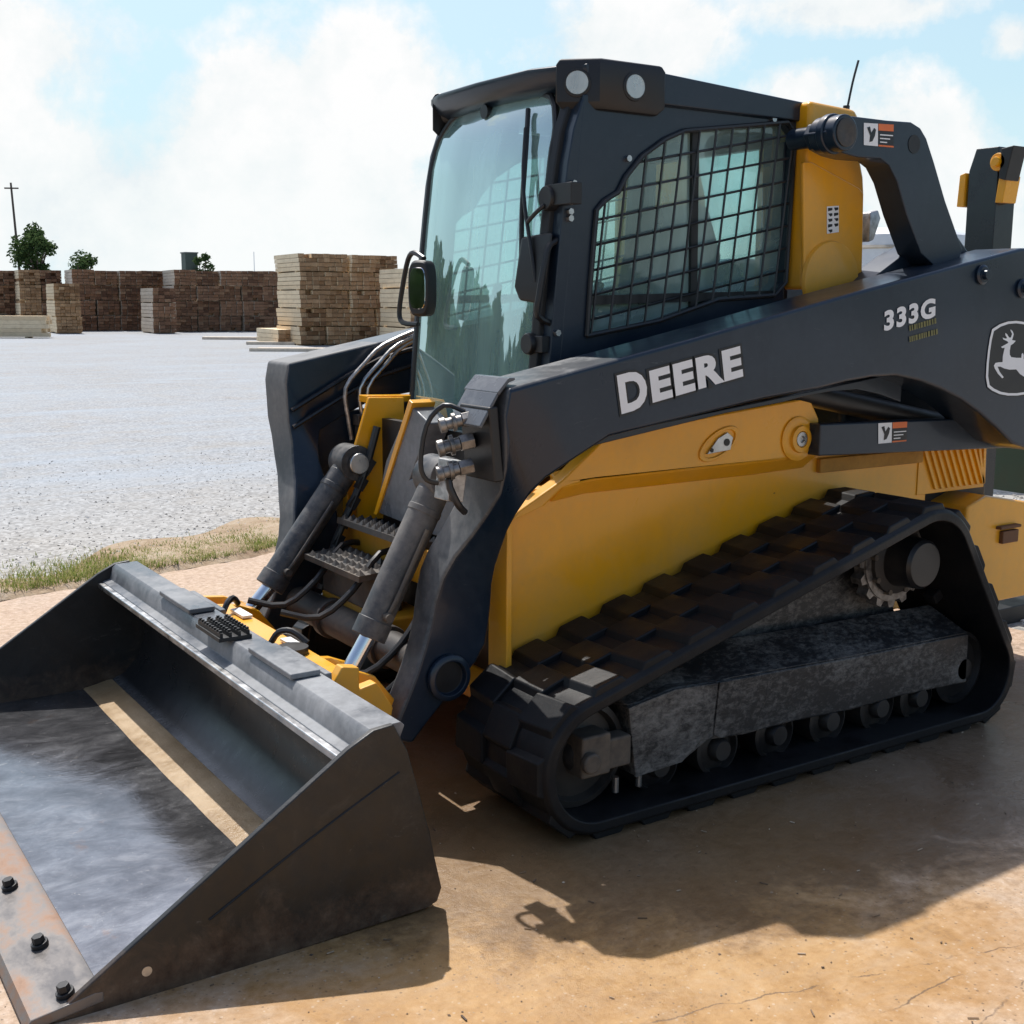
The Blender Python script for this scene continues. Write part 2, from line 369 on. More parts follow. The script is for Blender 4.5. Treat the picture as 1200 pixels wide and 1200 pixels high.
# ---------------- quick coupler (yellow) behind the bucket
Q = MB()
Q.box((-.515, -.12, .452), (.085, .90, .02)); Q.box((-.505, 0, .33), (.022, 1.00, .23)); Q.box((-.46, 0, .20), (.05, 1.0, .05))
for s in (-1, 1):
    for dy in (.36, .50): Q.prism([(-.52, .20), (-.525, .46), (-.44, .45), (-.37, .42), (-.30, .33), (-.30, .22), (-.36, .17)], s*dy-.014, s*dy+.014)
QC = Q.build('quick_coupler', M['yellow'], L, bevel=.005)
for s in (-1, 1):
    if s < 0:
     mb = MB(); yb = s*.60
     mb.prism([(-.54, .20), (-.56, .44), (-.52, .50), (-.47, .49), (-.47, .43), (-.42, .44), (-.37, .36), (-.40, .22)], yb-.02, yb+.02); mb.build('coupler_hook', M['yellow'], QC, bevel=.005)
    mb = MB(); mb.cyl((-.41, s*.37, .40), (-.41, s*.49, .40), .028); mb.build('coupler_pin', M['steel'], QC, bevel=.003)
    mb = MB(); mb.tube([(-.55, s*.20, .47), (-.53, s*.21, .50), (-.5, s*.24, .505), (-.47, s*.28, .475)], .010); mb.build('lock_lever', M['black'], QC)
mb = MB(); mb.lathe([(.0, 0), (.045, 0), (.045, .02), (.0, .02)], (-.53, -.31, .462), 'z'); mb.build('lock_cap', M['black'], QC)
for yy in (.17, -.24): mb = MB(); mb.box((-.50, yy, .470), (.033, .11, .008)); mb.build('coupler_label', M['white'], QC)

# ---------------- torque tube between the arms
mb = MB(); mb.cyl((-.17, -.55, .40), (-.17, .55, .40), .055, n=28)
for y in (-.52, -.2, .2, .52): mb.cyl((-.17, y-.02, .40), (-.17, y+.02, .40), .068, n=28)
TT = mb.build('cross_tube', M['grime'], L, bevel=.004)

# ---------------- lift arms
YO, YI = -.82, -.62
top_l = [(-.126, 1.237)]+xz([(800, 400), (1000, 343), (1200, 290)], YO)+[(2.20, 1.655), (2.42, 1.60), (2.52, 1.45)]
bot_l = xz([(640, 562), (672, 540), (715, 512), (900, 467), (960, 456), (1010, 443), (1050, 440), (1090, 449), (1130, 470), (1160, 493), (1187, 520)], YO)+[(2.15, .93), (2.40, 1.02), (2.52, 1.2)]
def resample(pl, n):
    d = [0]
    for a, b in zip(pl, pl[1:]): d.append(d[-1]+math.dist(a, b))
    out = []; i = 0
    for k in range(n):
        t = d[-1]*k/(n-1)
        while i < len(d)-2 and d[i+1] < t: i += 1
        w = (t-d[i])/(d[i+1]-d[i]); out.append((pl[i][0]+(pl[i+1][0]-pl[i][0])*w, pl[i][1]+(pl[i+1][1]-pl[i][1])*w))
    return out
def yout(z): 
    t = min(1, max(0, (1.05-z)/.42)); return .82-.25*t*t*(3-2*t)
def xzl(pts):
    r = []
    for u, v in pts:
        y = .82
        for _ in range(12): p = up(u, v, 'y', -y); y = yout(p.z)
        r.append((p.x, p.z))
    return r
fr_l = [(-.126, 1.237), (-.140, 1.19)]+xzl([(588, 575), (558, 622), (531, 655), (512, 697), (502, 742), (486, 795), (468, 838), (458, 868)])
bk_l = xzl([(640, 562), (618, 585), (600, 612), (586, 650), (577, 700), (572, 752), (560, 775), (530, 812), (500, 850), (484, 872)])
ARMS = []
for s in (-1, 1):
    # s = -1 is the side towards the camera
    mb = MB()
    fr, bk = resample(fr_l, 16), resample(bk_l, 16); tp, bt = resample(top_l, 24), resample(bot_l, 24)
    secs = [(tp[k], bt[k]) for k in reversed(range(24))]+[(fr[k], bk[k]) for k in range(1, 16)]
    S = []
    for a, b in secs:
        w = [(.20 if p[1] > .98 else .20-.10*min(1, (.98-p[1])/.45)) for p in (a, b)]
        ya, yb_ = (yout(a[1]) if a in fr else .82), (yout(b[1]) if b in bk else .82)
        S.append([(a[0], s*ya, a[1]), (b[0], s*yb_, b[1]), (b[0], s*(yb_-w[1]), b[1]), (a[0], s*(ya-w[0]), a[1])])
    mb.loft(S)
    for i in range(len(S)-1):
        if i >= 20: mb.m[i*4+3] = 1
    A = mb.build('lift_arm', [M['dark'], M['armfront']], L, bevel=.012, smooth=28, seg=3); ARMS.append(A)
    mb = MB(); lo = [(p[0], p[1]-(.15 if s > 0 else .055)) for p in bt[:15]][::-1]; nb_ = 10 if s > 0 else 2; bk2 = [(p[0]+(.10+.08*(1-k/9) if s > 0 else -.012), p[1]-(.05 if s > 0 else .0)) for k, p in enumerate(bk[:nb_])]
    mb.prism([(bt[14][0], bt[14][1]+.05)]+lo+bk2+[(bk[nb_-1][0]-.05, bk[nb_-1][1])]+[(p[0]-.04, p[1]+.06) for p in bk[nb_-2:0:-1]]+[(bt[0][0], bt[0][1]+.05)], s*.655, s*.628)
    mb.build('web_plate', M['dark'], A, bevel=.003)
    q = up(524, 793, 'y', YO)
    for _ in range(12): q = up(524, 793, 'y', -yout(q.z))
    yq = yout(q.z)+.004
    mb = MB(); mb.lathe([(.068, .0), (.068, .014), (.058, .02), (.05, .02), (.048, -.0)], (q.x, s*yq, q.z)) if s > 0 else mb.lathe([(.068, .0), (.068, -.014), (.058, -.02), (.05, -.02), (.048, .0)], (q.x, s*yq, q.z))
    mb.build('pivot_boss', M['dark'], A, bevel=.002)
    mb = MB(); mb.cyl((q.x, s*(yq+.0015), q.z), (q.x, s*(yq-.02), q.z), .046); mb.build('pivot_recess', M['black'], A)
    # front plate on the leg, bent bracket at the elbow
    if s < 0:
     mb = MB()
     mb.prism([(-.150, 1.225), (-.115, 1.262), (-.095, 1.262), (-.095, 1.255), (-.113, 1.25), (-.146, 1.215)], s*.80, s*.63)
     mb.prism([(-.205, 1.140), (-.150, 1.225), (-.146, 1.215), (-.198, 1.133)], s*.80, s*.64)
     mb.build('elbow_bracket', M['barworn'], A, bevel=.003)
    if s < 0:
     mb = MB(); mb.box((-.155, s*.73, 1.09), (.03, .15, .20), Matrix.Rotation(rad(-6), 3, 'Y')); mb.build('coupler_recess', M['black'], A, bevel=.006)
     mb = MB(); mb.box((-.216, s*.672, .985), (.05, .075, .11), Matrix.Rotation(rad(8), 3, 'Y')); mb.cyl((-.243, s*.672, 1.005), (-.236, s*.672, 1.005), .012); mb.build('manifold_block', M['alu'], A, bevel=.004)
    for k, (dz, yy, sz) in enumerate(((1.155, .715, .026), (1.095, .722, .029), (1.03, .735, .027)) if s < 0 else ()):
        mb = MB(); x0 = -.165-.01*k
        mb.cyl((x0, s*yy, dz), (x0-.035, s*(yy-.012), dz-.008), sz*.8, n=6); mb.cyl((x0-.035, s*(yy-.012), dz-.008), (x0-.075, s*(yy-.028), dz-.018), sz*.62, n=16); mb.cyl((x0-.05, s*(yy-.018), dz-.011), (x0-.06, s*(yy-.022), dz-.013), sz*.95, n=16)
        mb.cyl((x0-.075, s*(yy-.028), dz-.018), (x0-.09, s*(yy-.034), dz-.022), sz*.8, n=16); mb.build('hydraulic_fitting', M['fitting'], A, bevel=.0015)
    if s < 0:
     mb = MB(); mb.tube([(-.19, s*.70, 1.17), (-.23, s*.66, 1.185), (-.27, s*.635, 1.13), (-.285, s*.63, 1.03), (-.27, s*.635, .985), (-.235, s*.65, .975)], .007); mb.build('guard_rod', M['hose'], A)
     mb = MB(); mb.tube([(-.20, s*.70, 1.02), (-.245, s*.71, .99), (-.225, s*.72, .93), (-.19, s*.70, .90)], .010); mb.build('hose', M['hose'], A)
    for (u, v) in ((1150, 322), (1197, 338)):
        q = up(u, v, 'y', YO); mb = MB(); mb.lathe([(.032, 0), (.034, s*.008), (.026, s*.014), (.018, s*.014), (.016, s*.03), (.012, s*.03)], (q.x, s*.82, q.z), n=20); mb.build('arm_pin', M['dark'], A, bevel=.001)
        mb = MB(); mb.cyl((q.x, s*.834, q.z), (q.x, s*.846, q.z), .010, n=6); mb.build('pin_bolt', M['steel'], A)
    # hose pipes along the inside of the arm
    for k in range(2):
        z0 = -.06-.06*k
        mb = MB(); mb.tube([(tp[0][0]+.0, s*(.60-.01*k), 1.13+z0)]+[(p[0], s*(.600-.012*k), p[1]+z0) for p in tp[3:17:3]], .009); mb.build('hydraulic_pipe', M['blackgloss'], A)
A = ARMS[0]
# lettering on the near arm
o0 = Vector(xz([(728, 483)], YO-.003)[0]); o1 = Vector(xz([(871, 441)], YO-.003)[0]); dv = (o1-o0)
wd = dv.length
hD = (Vector(xz([(722, 440)], YO-.003)[0])-o0).length
# first capital larger than the rest
def letters(base_y, off, mat, grow, name):
    x1 = wd*.235
    a = text_on('D', hD*1.37, off, base_y, o0, dv, 0, widths=wd*.215, ref=.006, mat=mat, name=name, parent=A)
    ux = dv.normalized(); p = o0+ux*(wd*.245)+Vector((-ux.y, ux.x))*.006
    b = text_on('EERE', hD*1.12, off, base_y, p, dv, 0, widths=wd*.755, ref=.006, mat=mat, name=name, parent=A)
letters(YO-.0035, .006, M['white'], 0, 'white_lettering')
letters(YO-.002, .0125, M['decalblack'], .009, 'lettering_outline')
g0 = Vector(xz([(1036, 387)], YO-.003)[0]); g1 = Vector(xz([(1096, 370)], YO-.003)[0])
text_on('333G', .082, .0035, YO-.003, g0, g1-g0, .12, widths=(g1-g0).length, mat=M['white'], name='white_lettering', parent=A)
mb = MB()
for r in range(2):
    s0 = Vector(xz([(1066, 388+13*r)], YO-.003)[0]); s1 = Vector(xz([(1097, 379+13*r)], YO-.003)[0]); e = (s1-s0).normalized(); n_ = Vector((-e.y, e.x)); x = 0; rr = random.Random(3+r)
    while x < (s1-s0).length:
        w = rr.uniform(.005, .011); a = s0+e*x; b = a+e*w; hh = .018
        mb.add([(a.x, YO-.003, a.y), (b.x, YO-.003, b.y), ((b+n_*hh).x, YO-.003, (b+n_*hh).y), ((a+n_*hh).x, YO-.003, (a+n_*hh).y)], [(0, 1, 2, 3)]); x += w+rr.uniform(.003, .006)
mb.build('small_lettering', M['olive'], A)
# leaping deer badge
def badge(pts, y): return [(p.x, p.z) for p in (up(1140+u/9.23, 350+v/9.23, 'y', y) for u, v in pts)]
yb = YO-.003
sh_o = [(210, 330), (290, 278), (380, 247), (470, 240), (560, 252), (660, 285), (730, 330), (760, 420), (785, 560), (795, 700), (790, 850), (770, 950), (700, 1000), (600, 1030), (480, 1048), (380, 1048), (290, 1032), (210, 995), (160, 955), (142, 850), (150, 700), (165, 560), (185, 430)]
cx, cy = 465, 645
sh_i = [(cx+(u-cx)*.925, cy+(v-cy)*.935) for u, v in sh_o]
mb = MB(); po, pi_ = badge(sh_o, yb), badge(sh_i, yb); n = len(po)
mb.add([(p[0], yb, p[1]) for p in po]+[(p[0], yb, p[1]) for p in pi_], [(k, (k+1) % n, (k+1) % n+n, k+n) for k in range(n)])
deer = [(305, 522), (345, 500), (385, 478), (375, 462), (330, 440), (322, 420), (352, 432), (372, 428), (352, 392), (352, 370), (372, 385), (392, 420), (412, 420), (425, 380), (408, 345), (408, 332), (432, 352), (443, 385), (432, 425), (425, 448), (465, 455), (440, 485), (410, 505), (400, 560), (400, 605), (415, 632), (470, 640), (525, 640), (528, 600), (540, 585), (552, 610), (550, 650), (575, 690), (630, 760), (700, 770), (740, 800), (690, 795), (620, 800), (560, 800), (600, 850), (660, 880), (720, 930), (640, 890), (570, 855), (510, 815), (470, 765), (400, 768), (340, 755), (300, 735), (268, 735), (290, 790), (335, 850), (318, 862), (270, 810), (238, 755), (228, 725), (245, 695), (280, 688), (322, 686), (325, 620), (338, 560), (345, 530), (320, 535)]
dp = badge(deer, yb); tri = tessellate_polygon([[Vector((a, b, 0)) for a, b in dp]])
mb.add([(a, yb, b) for a, b in dp], [tuple(t) for t in tri]); mb.build('deer_badge', M['white'], A, smooth=0)
mb = MB(); sh_b = [(cx+(u-cx)*1.03, cy+(v-cy)*1.03) for u, v in sh_o]; mb.prism(badge(sh_b, YO-.0005), YO-.0005, YO-.0018); mb.build('badge_backing', M['decalblack'], A)

# warning decals
def warning(y, quad, parent):
    """quad: pixel corners tl,tr,br,bl on plane y; white pictogram left, orange and black text block right"""
    P = [Vector(xz([q], y)[0]) for q in quad]
    def at(a, b): q = (P[0]*(1-a)+P[1]*a)*(1-b)+(P[3]*(1-a)+P[2]*a)*b; return q
    def rect(mb, a0, b0, a1, b1, dy): mb.add([(p.x, y-dy, p.y) for p in (at(a0, b0), at(a1, b0), at(a1, b1), at(a0, b1))], [(0, 1, 2, 3)])
    w = MB(); rect(w, 0, 0, .47, 1, .001)
    for k in range(3): rect(w, .53, .46+.16*k, .97-.1*k, .51+.16*k, .002)
    o = MB(); rect(o, .49, 0, 1, .30, .001); rect(o, .49, .93, 1, 1, .001)
    k = MB(); rect(k, .49, .31, 1, .92, .001)
    k.add([(p.x, y-.002, p.y) for p in [at(a, b) for a, b in ((.10, .2), (.2, .15), (.24, .42), (.34, .2), (.40, .28), (.36, .55), (.28, .8), (.18, .85), (.2, .55))]], [tuple(range(9))])
    for b, mt in ((w, 'white'), (o, 'orange'), (k, 'decalblack')): b.build('warning_decal', M[mt], parent, smooth=0, fix=False)

# ---------------- upper and lower rear links
for s in (-1, 1):
    yl, yh = .70, .60
    pts = [(985, 138), (1000, 136), (1040, 141), (1068, 143), (1079, 150), (1086, 162), (1095, 190), (1108, 235), (1128, 292), (1122, 315), (1098, 315), (1079, 297), (1062, 250), (1051, 212), (1042, 194), (1032, 186), (1005, 184), (990, 180), (975, 172), (968, 155), (974, 142)]
    mb = MB(); mb.prism(xz(pts, -yl), s*yl, s*yh); LK = mb.build('upper_link', M['dark'], L, bevel=.008, seg=3)
    q = up(992, 155, 'y', -.73)
    mb = MB(); mb.cyl((q.x, s*.62, q.z), (q.x, s*.728, q.z), .056, n=32); mb.cyl((q.x, s*.655, q.z), (q.x, s*.685, q.z), .063, n=32); mb.cyl((q.x, s*.50, q.z), (q.x, s*.63, q.z), .034, n=24); mb.build('link_boss', M['dark'], LK, bevel=.006)
    mb = MB(); mb.lathe([(.0, 0), (.044, 0), (.044, s*.006), (.03, s*.008), (.016, s*.004), (0, s*.004)], (q.x, s*.726, q.z)); mb.build('link_pin', M['grime'], LK)
    q = up(1071, 169, 'y', -yl); mb = MB(); mb.cyl((q.x, s*(yl+.002), q.z), (q.x, s*(yl-.02), q.z), .030, n=24); mb.build('link_hole', M['black'], LK)
    mb = MB(); mb.prism([(1.215, 1.062), (2.2, 1.04), (2.25, .92), (1.215, .955)], s*.66, s*.60); LW = mb.build('lower_link', M['dark'], L, bevel=.006)
    if s < 0:
        warning(-yl-.001, [(1012, 144), (1047, 146), (1047, 173), (1012, 170)], LK)
        warning(-.661, [(1029, 496), (1063, 494), (1062, 517), (1029, 520)], LW)

# ---------------- hull
H = MB()
side_lo = [(.035, .30), (.03, .62), (.03, .86), (.10, .91), (1.30, .98), (1.95, .965), (1.95, .40), (1.6, .30)]
for s in (-1, 1): H.prism(side_lo, s*.53, s*.49)
H.box((.55, 0, .28), (1.1, .98, .04)); H.box((1.25, 0, .62), (1.4, .97, .64)); H.box((.60, 0, .80), (.03, .97, .5))
HU = H.build('hull', M['yellow'], L, bevel=.008)
for s in (-1, 1):
    ub = xz([(598, 612), (606, 600), (660, 562), (710, 512), (850, 484), (936, 468), (952, 472), (960, 490), (960, 533), (900, 541), (700, 562), (660, 572), (640, 592)], -.60)
    mb = MB()
    n = len(ub)
    # proud upper band with a bevelled lower edge back to the panel
    mb.prism(ub if s < 0 else [p for p in ub if p[0] > .18], s*.60, s*.545)
    low = xz([(960, 533), (900, 541), (700, 562), (660, 572)], -.60)
    S = [[(a, s*.598, b+.002), (a, s*.53, b-.055), (a, s*.525, b+.04)] for a, b in low]
    mb.loft(S)
    UB = mb.build('boom_support', M['yellow'], HU, bevel=.008, seg=3)
    q = up(934, 514, 'y', -.60); mb = MB()
    mb.lathe([(.075, 0), (.075, s*.006), (.06, s*.012), (.046, s*.012), (.044, s*.024), (.028, s*.026), (.026, s*.016), (.0, s*.016)], (q.x, s*.60, q.z)); mb.build('support_boss', M['yellow'], UB, bevel=.001)
    mb = MB(); mb.lathe([(.024, s*.016), (.024, s*.024), (.012, s*.024), (.010, s*.018), (0, s*.018)], (q.x, s*.60, q.z)); mb.build('support_pin', M['steel'], UB)
    # latch in an oval recess
    q = up(842, 520, 'y', -.60); mb = MB(); c = Vector((q.x, q.z))
    ov = [(c.x+.082*math.cos(a)+.02*math.sin(a), c.y+.052*math.sin(a)+.018*math.cos(a)) for a in [k*math.pi/14 for k in range(28)]]
    iv = [(c.x+(a-c.x)*.80, c.y+(b-c.y)*.78) for a, b in ov]
    mb.ring(ov, iv, s*.607, s*.598, (c.x, c.y)); mb.build('latch_rim', M['yellow'], UB, bevel=.003)
    mb = MB(); mb.prism([(c.x-.055, c.y-.03), (c.x+.045, c.y-.022), (c.x+.055, c.y+.018), (c.x+.03, c.y+.036), (c.x-.01, c.y+.018)], s*.609, s*.600); mb.build('latch_plate', M['steel'], UB, bevel=.002)
    mb = MB(); mb.cyl((c.x+.027, s*.6095, c.y+.004), (c.x+.027, s*.611, c.y+.004), .012, n=16); mb.cyl((c.x-.036, s*.6095, c.y-.018), (c.x-.036, s*.611, c.y-.018), .007, n=12); mb.build('latch_hole', M['black'], UB)
    # front flange of the hull
    if s < 0: mb = MB(); mb.box((.025, s*.545, .62), (.02, .10, .50)); mb.build('front_flange', M['yellow'], HU, bevel=.004)
    # louvred vent
    mb = MB(); mb.box((2.09, s*.52, .845), (.40, .03, .19))
    for k in range(11):
        x0 = 1.90+.036*k
        mb.prism([(x0, .925), (x0+.016, .925), (min(x0+.10, 2.285), .765), (min(x0+.084, 2.27), .765)], s*.5455, s*.530)
    mb.build('vent_panel', M['yellow'], HU, bevel=.002)
    mb = MB(); mb.box((1.62, s*.54, .90), (.55, .02, .05)); mb.build('rail', M['yellowdirty'], HU, bevel=.004)
mb = MB(); mb.box((2.20, 0, .60), (.45, .9, .62)); mb.build('engine_housing', M['black'], HU, bevel=.01)
# rear bumper showing behind the track
mb = MB(); mb.prism([(2.08, .30), (2.08, .70), (2.20, .735), (2.62, .66), (2.68, .50), (2.66, .30)], -.62, .62); RB = mb.build('rear_bumper', M['yellow'], L, bevel=.012)
mb = MB(); q = up(1180, 628, 'y', -.62); mb.box((q.x, -.628, q.z), (.10, .02, .05)); mb.box((q.x-.01, -.63, q.z+.04), (.13, .03, .012)); mb.build('tie_down_eye', M['rust'], RB, bevel=.004)
# front pan, steps and grey foot panel below the windshield
fp = [up(u, v, 'x', .02) for u, v in ((480, 474), (503, 496), (480, 562), (524, 546), (540, 640), (440, 600), (452, 540))]
mb = MB(); mb.prism([(p.y, p.z) for p in fp], .02, .10, 'x'); mb.build('foot_panel', M['barworn'], HU, bevel=.006)
q = up(500, 557, 'x', .0); mb = MB(); mb.box((.02, q.y-.03, q.z), (.09, .14, .014)); mb.build('foot_ledge', M['barworn'], HU, bevel=.004)
mb = MB(); a, b = up(482, 472, 'x', .015), up(440, 603, 'x', .015); mb.prism([(a.y-.012, a.z), (a.y+.012, a.z+.01), (b.y+.012, b.z), (b.y-.012, b.z)], .012, .10, 'x'); mb.build('panel_edge', M['yellow'], HU, bevel=.003)
mb = MB(); mb.prism([(.20, 1.12), (.06, 1.125), (-.005, .93), (.01, .70), (.20, .68)], .36, .376); mb.prism([(.4, 1.12), (.06, 1.13), (.06, 1.105), (.4, 1.10)], .375, .44); mb.build('corner_post', M['yellow'], HU, bevel=.004)
mb = MB(); mb.box((.125, 0, .68), (.03, .974, .74)); mb.build('inner_panel', M['black'], HU)
def serrated(name, c, w, d, tilt):
    mb = MB(); R = Matrix.Rotation(rad(tilt), 3, 'Y')
    mb.box(c, (d, w, .02), R)
    for i in range(4):
        for j in range(int(w/.045)):
            mb.add([Vector(c)+R @ v for v in [Vector((-d/2+d*(i+.1)/4, -w/2+.045*j, .01)), Vector((-d/2+d*(i+.6)/4, -w/2+.045*j, .01)), Vector((-d/2+d*(i+.6)/4, -w/2+.045*j+.03, .01)), Vector((-d/2+d*(i+.1)/4, -w/2+.045*j+.03, .01)), Vector((-d/2+d*(i+.35)/4, -w/2+.045*j+.015, .028))]], [(0, 1, 4), (1, 2, 4), (2, 3, 4), (3, 0, 4)])
    return mb.build(name, M['grime'], HU, smooth=0)
serrated('step_tread', (-.02, .08, .70), .5, .13, 8)
mb = MB(); mb.box((.03, .05, .625), (.10, .90, .12)); mb.build('cross_member', M['yellowdirty'], HU, bevel=.006)
serrated('step_tread', (-.13, .12, .60), .42, .16, -4)
mb = MB(); mb.box((-.10, .12, .53), (.10, .40, .12)); mb.build('step_box', M['grime'], HU, bevel=.008)
mb = MB(); mb.box((-.06, .10, .40), (.16, .5, .14)); mb.build('front_frame', M['yellowdirty'], HU, bevel=.01)
for k, (y0, z0) in enumerate(((-.30, .42), (-.36, .36), (.02, .52), (.30, .50))):
    mb = MB(); mb.tube([(.02, y0, z0+.12), (-.09, y0-.02, z0+.13), (-.20, y0-.05, z0+.03), (-.31, y0-.03, z0-.05), (-.42, y0+.02, z0-.03)], .011); mb.build('hydraulic_hose', M['hose'], HU)
mb = MB()
for k in range(7):
    p = up(432-9*k, 545+22*k, 'y', .34); mb.box(p, (.03, .025, .045), Matrix.Rotation(rad(35), 3, 'Y'))
mb.tube([up(442, 500, 'y', .34), up(425, 560, 'y', .34), up(395, 630, 'y', .34), up(375, 690, 'y', .34)], .014); mb.build('hose_clamp_run', M['hose'], HU)
# pipes on the inside of the far arm
for du in (0, 17, 26):
    mb = MB(); mb.tube([up(u+du, v, 'y', .58) for u, v in ((500, 382), (450, 404), (428, 425), (405, 455), (408, 490), (412, 515))], .008); mb.build('hydraulic_pipe', M['steel'] if du else M['alu'], ARMS[1])
mb = MB(); q = up(425, 492, 'y', .57); mb.box(q, (.06, .05, .04)); mb.box(q+Vector((.0, 0, -.06)), (.05, .04, .08)); mb.build('pipe_clamp', M['grime'], ARMS[1], bevel=.004)
mb = MB(); mb.tube([up(323, 450, 'y', .80), up(322, 470, 'y', .80), up(332, 500, 'y', .80), up(345, 512, 'y', .79), up(358, 513, 'y', .75)], .007); mb.build('hose', M['hose'], ARMS[1])

# ---------------- tilt cylinders
def cylinder(a, b, rodend, r):
    a, b, e = Vector(a), Vector(b), Vector(rodend)
    mb = MB(); ax = (b-a).normalized(); mb.cyl(a+ax*.05, b, r, n=28); mb.cyl(b-ax*.05, b+ax*.004, r*1.08, n=28); mb.cyl(a+ax*.10, a+ax*.12, r*1.05, n=28)
    mb.cyl(a+Vector((0, -.055, 0)), a+Vector((0, .055, 0)), r*1.3, n=28)
    mb.cyl(a+ax*.0, a+ax*.12, r*.98, n=28)
    o = mb.build('tilt_cylinder', M['darkworn'], L, bevel=.003)
    mb = MB(); mb.cyl(b, e, r*.52, n=24); mb.build('cylinder_rod', M['chrome'], o)
    mb = MB(); mb.cyl(e+Vector((0, -.05, 0)), e+Vector((0, .05, 0)), r*.8, n=20); mb.build('rod_eye', M['yellowdirty'], o, bevel=.003)
    mb = MB(); mb.cyl(a+Vector((0, -.075, 0)), a+Vector((0, -.057, 0)), r*.78, n=24); mb.build('cylinder_pin', M['steel'], o, bevel=.004)
    side = Vector((0, -1, 0)); nn = Vector((-ax.z, 0, ax.x))*(1 if -ax.z < 0 else -1)
    mb = MB(); mb.tube([a+ax*.16+side*(r+.012), a+ax*.3+side*(r+.014), b-ax*.12+side*(r+.014), b-ax*.06+side*(r+.004)], .007); mb.cyl(b-ax*.07+side*(r-.005), b-ax*.07+side*(r+.024), .013, n=12); mb.build('cylinder_line', M['grime'], o)
    return o
cylinder(up(411, 541, 'y', .40), up(316, 687, 'y', .40), up(288, 722, 'y', .40), .048)
cylinder((-.105, -.42, .955), up(432, 745, 'y', -.42), up(402, 800, 'y', -.42), .048)

# ---------------- undercarriages
def hull2(pts):
    pts = sorted(set(pts)); 
    def half(ps):
        h = []
        for p in ps:
            while len(h) > 1 and (h[-1][0]-h[-2][0])*(p[1]-h[-2][1])-(h[-1][1]-h[-2][1])*(p[0]-h[-2][0]) <= 0: h.pop()
            h.append(p)
        return h
    a, b = half(pts), half(pts[::-1]); return a[:-1]+b[:-1]
BELT = .040; LUG = .019
CI, CS, CR = (.078, .216), (1.435, .59), (1.742, .192)
RI, RS, RRr = .216-LUG, .232-LUG, .192-LUG
loop = hull2([p for c, r in ((CI, RI), (CS, RS), (CR, RRr)) for p in circ_pts(c, r, 72)])
def closed_resample(pl, n):
    q = resample(pl+[pl[0]], n+1); return q[:-1]
NL = 28; NS = NL*8
path = closed_resample(loop, NS)
def nrm(i):
    a, b = path[(i-1) % NS], path[(i+1) % NS]; t = Vector((b[0]-a[0], b[1]-a[1])).normalized(); return Vector((t.y, -t.x))
